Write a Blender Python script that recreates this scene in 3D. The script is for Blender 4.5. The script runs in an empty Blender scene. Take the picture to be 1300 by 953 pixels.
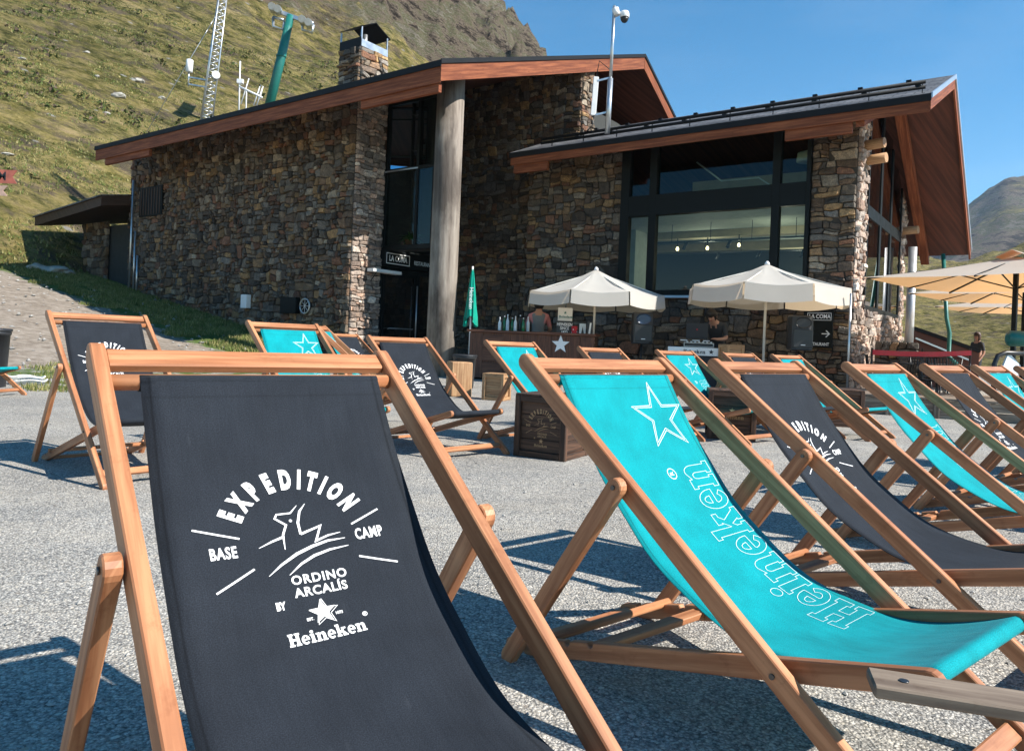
import bpy, bmesh, math, random
from mathutils import Vector, Matrix, noise
R = math.radians
PI = math.pi
random.seed(7)
C = bpy.context.scene.collection
scn = bpy.context.scene

# ------------------------------------------------------------------ camera maths
F = 938.0; ROLL = R(2.4); HC = .856
def at(u, v, Y):
    x, y = u-650., v-431.
    c, s = math.cos(ROLL), math.sin(ROLL)
    return Vector(((x*c+y*s)/F*Y, Y, HC-(-x*s+y*c)/F*Y))
def rat(u, v=440):
    return at(u, v, 1.0).x
BY = R(36)
SV = Vector((math.sin(BY), math.cos(BY), 0)); LV = Vector((-math.cos(BY), math.sin(BY), 0))
def W(L, S, z): return SV*S+LV*L+Vector((0, 0, z))
def BL(L, S, z): return Vector((-L, S, z))          # building-local

# ------------------------------------------------------------------ materials
def nodes(name):
    m = bpy.data.materials.new(name); m.use_nodes = True
    nt = m.node_tree; nt.nodes.clear()
    out = nt.nodes.new('ShaderNodeOutputMaterial'); p = nt.nodes.new('ShaderNodeBsdfPrincipled')
    nt.links.new(p.outputs[0], out.inputs[0])
    return m, nt, p, out
def N(nt, t, **kw):
    n = nt.nodes.new(t)
    for k, v in kw.items():
        if k in n.inputs.keys(): n.inputs[k].default_value = v
        else: setattr(n, k, v)
    return n
def col4(c): return (c[0], c[1], c[2], 1)
def ramp(nt, src, stops, interp='LINEAR'):
    r = nt.nodes.new('ShaderNodeValToRGB'); cr = r.color_ramp; cr.interpolation = interp
    while len(cr.elements) < len(stops): cr.elements.new(.5)
    for e, (p, c) in zip(cr.elements, stops):
        e.position = p; e.color = col4(c) if len(c) == 3 else c
    nt.links.new(src, r.inputs[0]); return r
def mixc(nt, a, b, fac, mode='MIX'):
    m = nt.nodes.new('ShaderNodeMix'); m.data_type = 'RGBA'; m.blend_type = mode
    for sock, v in ((m.inputs[0], fac), (m.inputs[6], a), (m.inputs[7], b)):
        if hasattr(v, 'links'): nt.links.new(v, sock)
        elif isinstance(v, (int, float)): sock.default_value = v
        else: sock.default_value = col4(v)
    return m.outputs[2]
def bump(nt, p, h, strength=.3, dist=.01):
    b = N(nt, 'ShaderNodeBump', Strength=strength, Distance=dist)
    nt.links.new(h, b.inputs['Height']); nt.links.new(b.outputs[0], p.inputs['Normal']); return b
def coords(nt, which='Object', scale=(1, 1, 1), rot=(0, 0, 0)):
    tc = nt.nodes.new('ShaderNodeTexCoord'); mp = nt.nodes.new('ShaderNodeMapping')
    mp.inputs['Scale'].default_value = scale; mp.inputs['Rotation'].default_value = rot
    nt.links.new(tc.outputs[which], mp.inputs[0]); return mp.outputs[0]
def noi(nt, vec, scale, detail=4, rough=.55):
    n = N(nt, 'ShaderNodeTexNoise', Scale=scale, Detail=detail, Roughness=rough)
    nt.links.new(vec, n.inputs['Vector']); return n.outputs['Fac']
def plain(name, c, rough=.5, metal=0., var=.12, scale=6., bmp=.05, spec=.5):
    m, nt, p, o = nodes(name)
    v = coords(nt); n = noi(nt, v, scale)
    r = ramp(nt, n, [(.3, [x*(1-var) for x in c]), (.7, [min(1, x*(1+var)) for x in c])])
    nt.links.new(r.outputs[0], p.inputs['Base Color'])
    rr = ramp(nt, n, [(.3, [rough*.85]*3), (.7, [min(1, rough*1.12)]*3)])
    nt.links.new(rr.outputs[0], p.inputs['Roughness'])
    p.inputs['Metallic'].default_value = metal; p.inputs['Specular IOR Level'].default_value = spec
    if bmp: bump(nt, p, noi(nt, v, scale*12), bmp, .004)
    return m
def wood(name, c1, c2, rough=.5, along=2.2, across=42., bmp=.15, knots=True, spec=.4):
    m, nt, p, o = nodes(name)
    uv = coords(nt, 'UV', (along, across, 1))
    n = noi(nt, uv, 1.0, 6, .6)
    w = noi(nt, coords(nt, 'UV', (.7, 6, 1)), 1.3, 3)
    a = ramp(nt, n, [(.28, [x*.75 for x in c2]), (.44, c2), (.60, c1), (.72, [min(1, x*1.12) for x in c1])])
    tone = ramp(nt, w, [(.3, (.8, .76, .72)), (.7, (1.1, 1.08, 1.06))])
    oi = nt.nodes.new('ShaderNodeObjectInfo')
    orr = ramp(nt, oi.outputs['Random'], [(0, (.84, .82, .8)), (1, (1.1, 1.08, 1.06))])
    cc = mixc(nt, a.outputs[0], tone.outputs[0], 1.0, 'MULTIPLY')
    cc = mixc(nt, cc, orr.outputs[0], 1.0, 'MULTIPLY')
    if knots:
        vo = N(nt, 'ShaderNodeTexVoronoi', Scale=1.0); nt.links.new(coords(nt, 'UV', (3.1, 11, 1)), vo.inputs['Vector'])
        k = ramp(nt, vo.outputs['Distance'], [(.03, (1, 1, 1)), (.13, (0, 0, 0))])
        wr = ramp(nt, noi(nt, coords(nt, 'UV', (9, 9, 1)), 2.5, 8, .7), [(.55, (1, 1, 1)), (.7, (.78, .72, .68))]); cc = mixc(nt, cc, wr.outputs[0], 1., 'MULTIPLY')
        cc = mixc(nt, cc, [x*.35 for x in c2], mixc(nt, (0, 0, 0), k.outputs[0], .7))
    nt.links.new(cc, p.inputs['Base Color'])
    p.inputs['Roughness'].default_value = rough; p.inputs['Specular IOR Level'].default_value = spec
    bump(nt, p, n, bmp, .002)
    return m
M = {}
M['wood'] = wood('oiled_beech', (.52, .25, .125), (.36, .15, .068), .5)
M['wood_dark'] = wood('dark_crate_wood', (.115, .06, .036), (.045, .024, .015), .6)
M['wood_crate'] = wood('light_crate_wood', (.5, .32, .17), (.36, .2, .1), .6)
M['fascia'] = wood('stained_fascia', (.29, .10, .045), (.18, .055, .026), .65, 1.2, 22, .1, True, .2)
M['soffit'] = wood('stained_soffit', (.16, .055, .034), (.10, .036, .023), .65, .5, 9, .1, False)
M['wood_old'] = wood('weathered_plank', (.30, .245, .19), (.17, .13, .10), .8, 2.5, 30, .4)
M['annexwood'] = wood('dark_stained_board', (.09, .05, .032), (.05, .028, .018), .6)
M['steel'] = plain('galvanised_steel', (.5, .52, .54), .35, .8)
M['screw'] = plain('screw_metal', (.12, .12, .12), .35, .9)
M['black'] = plain('black_paint', (.018, .019, .021), .4)
M['frame'] = plain('dark_window_frame', (.007, .009, .009), .55, 0, .1, 6, .05, .15)
M['plastic'] = plain('black_plastic', (.02, .021, .024), .45)
M['white'] = plain('white_paint', (.78, .78, .77), .5, 0, .05)
M['ink'] = plain('white_print', (.80, .80, .80), .6, 0, .03, 30)
M['tealink'] = plain('pale_print', (.72, .80, .80), .6, 0, .03, 30)
M['burn'] = plain('branded_mark', (.42, .25, .12), .6, 0, .15, 30)
M['green_paint'] = plain('green_pylon_paint', (.01, .14, .12), .4)
M['red'] = plain('red_banner', (.5, .015, .03), .6)
M['lead'] = plain('dark_flashing', (.012, .013, .015), .6, 0, .2, 6, .1, .15)
M['paleflash'] = plain('pale_flashing', (.45, .5, .56), .35, .6)
M['plaster'] = plain('white_plaster', (.42, .46, .40), .8)
M['warmplaster'] = plain('warm_plaster', (.42, .36, .24), .8)
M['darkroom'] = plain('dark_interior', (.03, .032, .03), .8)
M['skin'] = plain('skin', (.42, .22, .15), .5, 0, .06)
M['hair'] = plain('dark_hair', (.012, .009, .008), .55)
M['brownhair'] = plain('brown_hair', (.06, .03, .018), .55)
M['darkcloth'] = plain('dark_clothing', (.03, .032, .036), .85)
M['pinkcloth'] = plain('pink_clothing', (.55, .2, .19), .85)
M['leafy'] = plain('leaf_green', (.05, .17, .03), .5, 0, .4, 20)
M['pot'] = plain('terracotta_pot', (.3, .13, .07), .8)
M['drainpipe'] = plain('pale_metal_pipe', (.5, .5, .5), .4, .4)
M['bronze'] = plain('rust_red_sign', (.36, .10, .07), .7, 0, .25)
M['palesign'] = plain('faded_sign', (.45, .30, .24), .7, 0, .2)
M['hose'] = plain('white_hose', (.7, .72, .7), .5)
M['yellow'] = plain('yellow_item', (.7, .5, .03), .5)
M['glassg'] = plain('bottle_glass', (.02, .16, .06), .15)
M['screenp'] = plain('poster_paper', (.6, .68, .72), .5)
M['greycloth'] = plain('grey_top', (.16, .18, .19), .85)

def fabric(name, c, sheen=.4, rough=.8):
    m, nt, p, o = nodes(name)
    uv = coords(nt, 'UV', (1, 1, 1))
    w1 = N(nt, 'ShaderNodeTexWave', Scale=260., Distortion=.4); w1.bands_direction = 'X'; nt.links.new(uv, w1.inputs['Vector'])
    w2 = N(nt, 'ShaderNodeTexWave', Scale=260., Distortion=.4); w2.bands_direction = 'Y'; nt.links.new(uv, w2.inputs['Vector'])
    ad = N(nt, 'ShaderNodeMath', operation='ADD'); nt.links.new(w1.outputs['Fac'], ad.inputs[0]); nt.links.new(w2.outputs['Fac'], ad.inputs[1])
    n = noi(nt, uv, 9, 5); sp = noi(nt, uv, 500, 1)
    ro = nt.nodes.new('ShaderNodeObjectInfo')
    a = ramp(nt, n, [(.3, [x*.84 for x in c]), (.7, [x*1.16 for x in c])])
    b = ramp(nt, sp, [(.38, (.72,)*3), (.66, (1.28,)*3)])
    cc = mixc(nt, a.outputs[0], b.outputs[0], 1.0, 'MULTIPLY')
    st = N(nt, 'ShaderNodeTexVoronoi', Scale=9.); nt.links.new(uv, st.inputs['Vector'])
    sm = ramp(nt, mixc(nt, st.outputs['Distance'], noi(nt, coords(nt, 'UV', (30, 4, 1)), 2, 4), .5), [(.16, (1, 1, 1)), (.30, (0, 0, 0))])
    cc = mixc(nt, cc, [min(1, x*2+.05) for x in c], mixc(nt, (0, 0, 0), sm.outputs[0], .25))
    nt.links.new(cc, p.inputs['Base Color']); p.inputs['Roughness'].default_value = rough
    p.inputs['Specular IOR Level'].default_value = .12
    p.inputs['Sheen Weight'].default_value = sheen; p.inputs['Sheen Roughness'].default_value = .5
    sx = nt.nodes.new('ShaderNodeSeparateXYZ'); nt.links.new(uv, sx.inputs[0]); ab = N(nt, 'ShaderNodeMath', operation='ABSOLUTE'); nt.links.new(sx.outputs[0], ab.inputs[0])
    hem = ramp(nt, ab.outputs[0], [(0, (1, 1, 1)), (.2125, (1, 1, 1)), (.2135, (.5, .5, .5)), (.2155, (.5, .5, .5)), (.2165, (.93, .93, .93)), (1, (.93, .93, .93))])
    hv = ramp(nt, sx.outputs[1], [(0, (1, 1, 1)), (.040, (1, 1, 1)), (.041, (.6, .6, .6)), (.0425, (.6, .6, .6)), (.0435, (1, 1, 1))])
    cc = mixc(nt, mixc(nt, cc, hem.outputs[0], 1., 'MULTIPLY'), hv.outputs[0], 1., 'MULTIPLY'); nt.links.new(cc, p.inputs['Base Color'])
    b1 = bump(nt, p, ad.outputs[0], .25, .0006)
    b2 = N(nt, 'ShaderNodeBump', Strength=.9, Distance=.008)
    nt.links.new(noi(nt, coords(nt, 'UV', (9, 2.0, 1), (0, 0, .25)), 1.6, 4), b2.inputs['Height']); nt.links.new(b2.outputs[0], b1.inputs['Normal'])
    return m
M['blackcanvas'] = fabric('charcoal_canvas', (.016, .020, .027), .04)
M['tealcanvas'] = fabric('teal_canvas', (.0, .255, .285), .03)
M['tealcloth'] = fabric('green_parasol_cloth', (.0, .30, .21), .1)

def canopy(name, c, trans):
    m, nt, p, o = nodes(name)
    n = noi(nt, coords(nt), 3, 4)
    r = ramp(nt, n, [(.3, [x*.92 for x in c]), (.7, c)])
    nt.links.new(r.outputs[0], p.inputs['Base Color']); p.inputs['Roughness'].default_value = .85
    t = N(nt, 'ShaderNodeBsdfTranslucent'); t.inputs[0].default_value = col4(trans)
    mx = nt.nodes.new('ShaderNodeMixShader'); mx.inputs[0].default_value = .42
    nt.links.new(p.outputs[0], mx.inputs[1]); nt.links.new(t.outputs[0], mx.inputs[2]); nt.links.new(mx.outputs[0], o.inputs[0])
    return m
M['canopy'] = canopy('cream_canopy', (.74, .71, .65), (.68, .52, .34))
M['canopytan'] = canopy('sand_canopy', (.66, .62, .55), (.95, .50, .18))

def glass(name, tint, f0=.05, tr=.9):
    m = bpy.data.materials.new(name); m.use_nodes = True; nt = m.node_tree; nt.nodes.clear()
    o = nt.nodes.new('ShaderNodeOutputMaterial'); t = nt.nodes.new('ShaderNodeBsdfTransparent'); g = nt.nodes.new('ShaderNodeBsdfGlossy')
    t.inputs[0].default_value = col4(tint); g.inputs['Roughness'].default_value = .0
    lw = N(nt, 'ShaderNodeLayerWeight', Blend=.5); pw = N(nt, 'ShaderNodeMath', operation='POWER'); nt.links.new(lw.outputs['Facing'], pw.inputs[0]); pw.inputs[1].default_value = 5
    fr = N(nt, 'ShaderNodeMath', operation='MULTIPLY_ADD'); nt.links.new(pw.outputs[0], fr.inputs[0]); fr.inputs[1].default_value = 1-f0; fr.inputs[2].default_value = f0
    if f0 > .5: g.inputs[0].default_value = (.45, .75, 1, 1)
    mx = nt.nodes.new('ShaderNodeMixShader')
    n = noi(nt, coords(nt), .6, 2); b = N(nt, 'ShaderNodeBump', Strength=.02, Distance=.05)
    nt.links.new(n, b.inputs['Height']); nt.links.new(b.outputs[0], g.inputs['Normal'])
    nt.links.new(fr.outputs[0], mx.inputs[0]); nt.links.new(t.outputs[0], mx.inputs[1]); nt.links.new(g.outputs[0], mx.inputs[2]); nt.links.new(mx.outputs[0], o.inputs[0])
    return m
M['glass'] = glass('window_glass', (.62, .74, .64), .035)
M['mirror'] = glass('reflective_glass', (.1, .12, .14), .55)
M['glass2'] = glass('coated_glass', (.40, .46, .5), .2)

def emis(name, c, s):
    m = bpy.data.materials.new(name); m.use_nodes = True; nt = m.node_tree; nt.nodes.clear()
    o = nt.nodes.new('ShaderNodeOutputMaterial'); e = N(nt, 'ShaderNodeEmission', Strength=s); e.inputs[0].default_value = col4(c)
    nt.links.new(e.outputs[0], o.inputs[0]); return m
M['bulb'] = emis('lit_bulb', (1, .75, .4), 6)

def stone_mat():
    m, nt, p, o = nodes('rubble_stone')
    at_ = N(nt, 'ShaderNodeAttribute', attribute_name='col')
    v = coords(nt); n = noi(nt, v, 9, 8, .65); n2 = noi(nt, v, 38, 6, .7)
    r = ramp(nt, n, [(.28, (.5, .48, .46)), (.5, (.95, .95, .95)), (.74, (1.55, 1.45, 1.3))])
    c = mixc(nt, at_.outputs['Color'], r.outputs[0], 1.0, 'MULTIPLY')
    r2 = ramp(nt, n2, [(.35, (.55,)*3), (.65, (1.35,)*3)])
    c = mixc(nt, c, r2.outputs[0], 1.0, 'MULTIPLY')
    nt.links.new(c, p.inputs['Base Color']); p.inputs['Roughness'].default_value = .85
    b = bump(nt, p, n2, .7, .02)
    return m
M['stone'] = stone_mat()
M['mortar'] = plain('dark_mortar', (.045, .036, .028), .95, 0, .4, 12, .4)

def gravel_mat():
    m, nt, p, o = nodes('gravel')
    tc = nt.nodes.new('ShaderNodeTexCoord'); v = tc.outputs['Object']
    wn = N(nt, 'ShaderNodeTexNoise', Scale=60., Detail=3.); nt.links.new(v, wn.inputs['Vector'])
    mv = N(nt, 'ShaderNodeVectorMath', operation='SCALE', Scale=.012); nt.links.new(wn.outputs['Color'], mv.inputs[0])
    av = N(nt, 'ShaderNodeVectorMath', operation='ADD'); nt.links.new(v, av.inputs[0]); nt.links.new(mv.outputs[0], av.inputs[1])
    vo = N(nt, 'ShaderNodeTexVoronoi', Scale=115.); nt.links.new(av.outputs[0], vo.inputs['Vector'])
    vo2 = N(nt, 'ShaderNodeTexVoronoi', Scale=270.); nt.links.new(av.outputs[0], vo2.inputs['Vector'])
    sep = nt.nodes.new('ShaderNodeSeparateColor'); nt.links.new(vo.outputs['Color'], sep.inputs[0])
    sep2 = nt.nodes.new('ShaderNodeSeparateColor'); nt.links.new(vo2.outputs['Color'], sep2.inputs[0])
    a = ramp(nt, sep.outputs[0], [(.0, (.07, .073, .08)), (.25, (.20, .205, .21)), (.5, (.33, .33, .325)), (.78, (.48, .46, .43)), (.93, (.60, .55, .46)), (1, (.75, .73, .7))])
    b = ramp(nt, sep2.outputs[0], [(.0, (.08, .085, .09)), (.4, (.34, .34, .335)), (1, (.70, .68, .64))])
    mx = mixc(nt, a.outputs[0], b.outputs[0], .5)
    gap = ramp(nt, vo.outputs['Distance'], [(.35, (1, 1, 1)), (.75, (.45, .45, .46))])
    mx = mixc(nt, mx, gap.outputs[0], 1.0, 'MULTIPLY')
    tr = ramp(nt, noi(nt, coords(nt, 'Object', (.35, 1.6, 1), (0, 0, .4)), 1.3, 8, .65), [(.45, (0, 0, 0)), (.66, (.28, .28, .28))]); mx = mixc(nt, mx, (.42, .38, .32), tr.outputs[0])
    lst = N(nt, 'ShaderNodeTexVoronoi', Scale=26.); nt.links.new(av.outputs[0], lst.inputs['Vector']); lsr = ramp(nt, lst.outputs['Distance'], [(.16, (1, 1, 1)), (.22, (0, 0, 0))]); lsc = nt.nodes.new('ShaderNodeSeparateColor'); nt.links.new(lst.outputs['Color'], lsc.inputs[0])
    lsk = ramp(nt, lsc.outputs[0], [(.7, (0, 0, 0)), (.72, (1, 1, 1))]); lcol = ramp(nt, lsc.outputs[1], [(0, (.10, .10, .11)), (.5, (.34, .30, .25)), (1, (.62, .6, .56))])
    mx = mixc(nt, mx, lcol.outputs[0], mixc(nt, (0, 0, 0), lsr.outputs[0], lsk.outputs[0]))
    big = ramp(nt, noi(nt, v, 1.1, 6, .6), [(.3, (.93, .90, .85)), (.7, (1.28, 1.23, 1.15))])
    mx = mixc(nt, mx, big.outputs[0], 1.0, 'MULTIPLY')
    # bank zones from the attribute: R dirt, G grass
    at_ = N(nt, 'ShaderNodeAttribute', attribute_name='col'); s = nt.nodes.new('ShaderNodeSeparateColor'); nt.links.new(at_.outputs['Color'], s.inputs[0])
    dirt = ramp(nt, noi(nt, v, 4.5, 9, .75), [(.3, (.13, .10, .075)), (.5, (.27, .225, .18)), (.62, (.36, .31, .26)), (.72, (.16, .12, .085))])
    gr = ramp(nt, noi(nt, v, 6, 9, .75), [(.3, (.03, .06, .012)), (.5, (.075, .125, .025)), (.7, (.15, .17, .05))])
    def edge(sock, n, k):
        sb = N(nt, 'ShaderNodeMath', operation='ADD'); nt.links.new(sock, sb.inputs[0])
        q = N(nt, 'ShaderNodeMath', operation='MULTIPLY_ADD'); nt.links.new(n, q.inputs[0]); q.inputs[1].default_value = k; q.inputs[2].default_value = -k/2
        nt.links.new(q.outputs[0], sb.inputs[1])
        return ramp(nt, sb.outputs[0], [(.42, (0, 0, 0)), (.58, (1, 1, 1))]).outputs[0]
    nn = noi(nt, v, 2.2, 8, .7)
    mx = mixc(nt, mx, dirt.outputs[0], edge(s.outputs[0], nn, 1.4))
    mx = mixc(nt, mx, gr.outputs[0], edge(s.outputs[1], noi(nt, v, 3.1, 8, .75), 1.6))
    nt.links.new(mx, p.inputs['Base Color']); p.inputs['Roughness'].default_value = .9; p.inputs['Specular IOR Level'].default_value = .2
    inv = N(nt, 'ShaderNodeMath', operation='SUBTRACT'); inv.inputs[0].default_value = 1; nt.links.new(vo.outputs['Distance'], inv.inputs[1])
    hs = N(nt, 'ShaderNodeMath', operation='MULTIPLY_ADD'); nt.links.new(sep.outputs[1], hs.inputs[0]); hs.inputs[1].default_value = .8; nt.links.new(inv.outputs[0], hs.inputs[2])
    bb = bump(nt, p, hs.outputs[0], .8, .006)
    b3 = N(nt, 'ShaderNodeBump', Strength=.5, Distance=.06); nt.links.new(noi(nt, v, 3, 6, .6), b3.inputs['Height']); nt.links.new(b3.outputs[0], bb.inputs['Normal'])
    return m
M['gravel'] = gravel_mat()

def hill_mat():
    m, nt, p, o = nodes('alpine_hillside')
    tc = nt.nodes.new('ShaderNodeTexCoord'); v = tc.outputs['Object']
    at_ = N(nt, 'ShaderNodeAttribute', attribute_name='col'); s = nt.nodes.new('ShaderNodeSeparateColor'); nt.links.new(at_.outputs['Color'], s.inputs[0])
    vs = coords(nt, 'Object', (2.6, 2.0, .9), (0, R(24), 0)); [setattr(n, 'vector_type', 'TEXTURE') for n in nt.nodes if n.type == 'MAPPING']
    n1 = noi(nt, vs, .55, 12, .74); n2 = noi(nt, vs, 2.6, 10, .78); n3 = noi(nt, v, .07, 6, .6)
    g = ramp(nt, n1, [(.38, (.06, .075, .022)), (.45, (.20, .19, .06)), (.5, (.38, .33, .155)), (.54, (.22, .21, .075)), (.61, (.44, .37, .21))])
    h = ramp(nt, n2, [(.38, (.035, .05, .015)), (.46, (.18, .16, .06)), (.53, (.32, .27, .14)), (.58, (.17, .125, .10)), (.64, (.38, .33, .24))])
    c = mixc(nt, g.outputs[0], h.outputs[0], .5)
    zone = ramp(nt, n3, [(.35, (.95, .92, .85)), (.65, (1.4, 1.3, 1.2))])
    c = mixc(nt, c, zone.outputs[0], 1.0, 'MULTIPLY')
    dark = ramp(nt, noi(nt, vs, 1.5, 9, .8), [(.40, (.16, .22, .12)), (.47, (.75, .8, .68)), (.56, (1.3, 1.25, 1.15))])
    c = mixc(nt, c, dark.outputs[0], .9, 'MULTIPLY')
    hv = ramp(nt, noi(nt, vs, .8, 9, .7), [(.53, (0, 0, 0)), (.60, (1, 1, 1))]); c = mixc(nt, c, (.15, .115, .10), mixc(nt, (0, 0, 0), hv.outputs[0], .75))
    fl = N(nt, 'ShaderNodeTexVoronoi', Scale=1.1); nt.links.new(vs, fl.inputs['Vector']); fr_ = ramp(nt, fl.outputs['Distance'], [(.07, (1, 1, 1)), (.12, (0, 0, 0))]); c = mixc(nt, c, (.45, .43, .38), fr_.outputs[0])
    # heather / rock / scree
    rk = ramp(nt, noi(nt, vs, .45, 14, .82), [(.36, (.014, .012, .012)), (.44, (.08, .065, .05)), (.49, (.30, .235, .18)), (.53, (.11, .125, .05)), (.58, (.34, .29, .24)), (.64, (.12, .12, .06)), (.72, (.30, .27, .23))])
    nb = noi(nt, vs, .22, 10, .75)
    ad = N(nt, 'ShaderNodeMath', operation='MULTIPLY_ADD'); nt.links.new(nb, ad.inputs[0]); ad.inputs[1].default_value = 2.2; nt.links.new(s.outputs[0], ad.inputs[2])
    mm = N(nt, 'ShaderNodeMapRange'); mm.inputs[1].default_value = 1.42; mm.inputs[2].default_value = 1.6; nt.links.new(ad.outputs[0], mm.inputs[0])
    c = mixc(nt, c, rk.outputs[0], mm.outputs[0])
    nt.links.new(c, p.inputs['Base Color']); p.inputs['Roughness'].default_value = .95; p.inputs['Specular IOR Level'].default_value = .1
    b = bump(nt, p, n2, 1.0, 1.1)
    b2 = N(nt, 'ShaderNodeBump', Strength=.9, Distance=.25); nt.links.new(noi(nt, vs, 5.5, 8, .8), b2.inputs['Height']); nt.links.new(b2.outputs[0], b.inputs['Normal'])
    return m
M['hill'] = hill_mat()

# ------------------------------------------------------------------ mesh builder
class MB:
    def __init__(s):
        s.bm = bmesh.new(); s.uv = s.bm.loops.layers.uv.new('UVMap'); s.col = s.bm.loops.layers.float_color.new('col'); s.mi = 0
    def face(s, pts, uvs=None, col=None, mi=None, smooth=False):
        vs = [s.bm.verts.new(p) for p in pts]
        try: f = s.bm.faces.new(vs)
        except ValueError: return None
        f.material_index = s.mi if mi is None else mi; f.smooth = smooth
        for i, l in enumerate(f.loops):
            if uvs: l[s.uv].uv = uvs[i]
            l[s.col] = col4(col) if col else (1, 1, 1, 1)
        return f
    def loft(s, rings, closed=True, caps=True, smooth=False, uvs=None):
        """rings: list of lists of points, equal length"""
        V = [[s.bm.verts.new(p) for p in r] for r in rings]; n = len(V[0])
        L = [0.]
        for a, b in zip(rings, rings[1:]): L.append(L[-1]+(Vector(a[0])-Vector(b[0])).length)
        P = [0.]
        for k in range(n): P.append(P[-1]+(Vector(rings[len(rings)//2][k])-Vector(rings[len(rings)//2][(k+1) % n])).length)
        off = random.random()*7 if not uvs else 0
        for i in range(len(V)-1):
            for k in range(n if closed else n-1):
                k2 = (k+1) % n
                try: f = s.bm.faces.new((V[i][k], V[i][k2], V[i+1][k2], V[i+1][k]))
                except ValueError: continue
                f.material_index = s.mi; f.smooth = smooth
                for l, uv in zip(f.loops, ((L[i], P[k]), (L[i], P[k+1]), (L[i+1], P[k+1]), (L[i+1], P[k]))):
                    l[s.uv].uv = (uv[0]+off, uv[1]+off) if not uvs else uv
                    l[s.col] = (1, 1, 1, 1)
        if caps and closed:
            for r in (V[0][::-1], V[-1]):
                try: f = s.bm.faces.new(r)
                except ValueError: continue
                f.material_index = s.mi
                for j, l in enumerate(f.loops): l[s.uv].uv = (off+l.vert.co.y*.3, l.vert.co.x+l.vert.co.z); l[s.col] = (1, 1, 1, 1)
    def bar(s, a, b, w, h, up=(0, 0, 1), c=.003):
        """rectangular bar a->b; w across, h along 'up'; chamfered"""
        a, b = Vector(a), Vector(b); d = (b-a).normalized(); up = Vector(up)
        x = d.cross(up)
        if x.length < 1e-6: x = d.cross(Vector((1, 0, 0)))
        x.normalize(); y = x.cross(d).normalized()
        c = min(c, w*.3, h*.3)
        def ring(p, k):
            w2, h2 = w/2-k, h/2-k; q = c*.8 if c > 0 else 0
            return [p+x*i+y*j for i, j in ((w2-q, -h2), (w2, -h2+q), (w2, h2-q), (w2-q, h2), (-w2+q, h2), (-w2, h2-q), (-w2, -h2+q), (-w2+q, -h2))]
        s.loft([ring(a, c), ring(a+d*c, 0), ring(b-d*c, 0), ring(b, c)])
    def box(s, lo, hi, c=.003):
        lo, hi = Vector(lo), Vector(hi)
        m = (lo+hi)/2; d = hi-lo
        ax = max(range(3), key=lambda i: d[i]); e = Vector((0, 0, 0)); e[ax] = d[ax]/2
        o = [i for i in range(3) if i != ax]
        up = Vector((0, 0, 0)); up[o[1]] = 1
        s.bar(m-e, m+e, d[o[0]], d[o[1]], up, c)
    def tube(s, pts, r, n=12, smooth=True, caps=True):
        pts = [Vector(p) for p in pts]
        if not hasattr(r, '__len__'): r = [r]*len(pts)
        rings = []; t0 = (pts[1]-pts[0]).normalized()
        x = t0.orthogonal().normalized()
        for i, p in enumerate(pts):
            t = (pts[min(i+1, len(pts)-1)]-pts[max(i-1, 0)]).normalized()
            x = (x-t*x.dot(t)).normalized(); y = t.cross(x)
            rings.append([p+(x*math.cos(2*PI*k/n)+y*math.sin(2*PI*k/n))*r[i] for k in range(n)])
        s.loft(rings, smooth=smooth, caps=caps)
    def lathe(s, prof, n=24, o=(0, 0, 0), smooth=True, caps=True):
        o = Vector(o)
        s.loft([[o+Vector((r*math.cos(2*PI*k/n), r*math.sin(2*PI*k/n), z)) for k in range(n)] for r, z in prof], smooth=smooth, caps=caps)
    def plank(s, prof, x0, x1, c=.0025, plane='yz'):
        """extrude a closed 2D profile (y,z) along x with chamfer"""
        n = len(prof); P = [Vector((0, q[0], q[1])) for q in prof]
        ctr = sum(P, Vector())/n
        ins = []
        for i in range(n):
            a, b, d = P[i-1], P[i], P[(i+1) % n]
            e1 = (b-a).normalized(); e2 = (d-b).normalized(); nn = Vector((0, -(e1.z+e2.z), e1.y+e2.y))
            nn = nn.normalized() if nn.length > 1e-6 else Vector((0, 0, 0))
            ins.append(nn)
        area = sum(P[i].y*P[(i+1) % n].z-P[(i+1) % n].y*P[i].z for i in range(n))
        sg = 1 if area > 0 else -1
        rings = [[p+q*(c*sg if e else 0)+Vector((x, 0, 0)) for p, q in zip(P, ins)] for x, e in ((x0, 1), (x0+c, 0), (x1-c, 0), (x1, 1))]
        far = max(P, key=lambda p: (p-P[0]).length); ax = (far-P[0]).normalized(); ay = Vector((0, -ax.z, ax.y)); off = random.random()*5
        V = [[s.bm.verts.new(p) for p in r] for r in rings]
        def fin(f):
            f.material_index = s.mi
            for l in f.loops:
                l[s.uv].uv = (l.vert.co.dot(ax)+off, l.vert.co.dot(ay)+l.vert.co.x+off); l[s.col] = (1, 1, 1, 1)
        for i in range(3):
            for k in range(n): fin(s.bm.faces.new((V[i][k], V[i][(k+1) % n], V[i+1][(k+1) % n], V[i+1][k])))
        fin(s.bm.faces.new(V[0][::-1])); fin(s.bm.faces.new(V[3]))
    def build(s, name, mats, parent=None, fix=True):
        if fix: bmesh.ops.recalc_face_normals(s.bm, faces=s.bm.faces)
        me = bpy.data.meshes.new(name); s.bm.to_mesh(me); s.bm.free()
        for m in (mats if isinstance(mats, (list, tuple)) else [mats]): me.materials.append(M[m] if isinstance(m, str) else m)
        o = bpy.data.objects.new(name, me); C.objects.link(o)
        if parent: o.parent = parent
        return o
def tag(o, label=None, cat=None, group=None, kind=None):
    if label: o['label'] = label
    if cat: o['category'] = cat
    if group: o['group'] = group
    if kind: o['kind'] = kind
    return o
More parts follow.
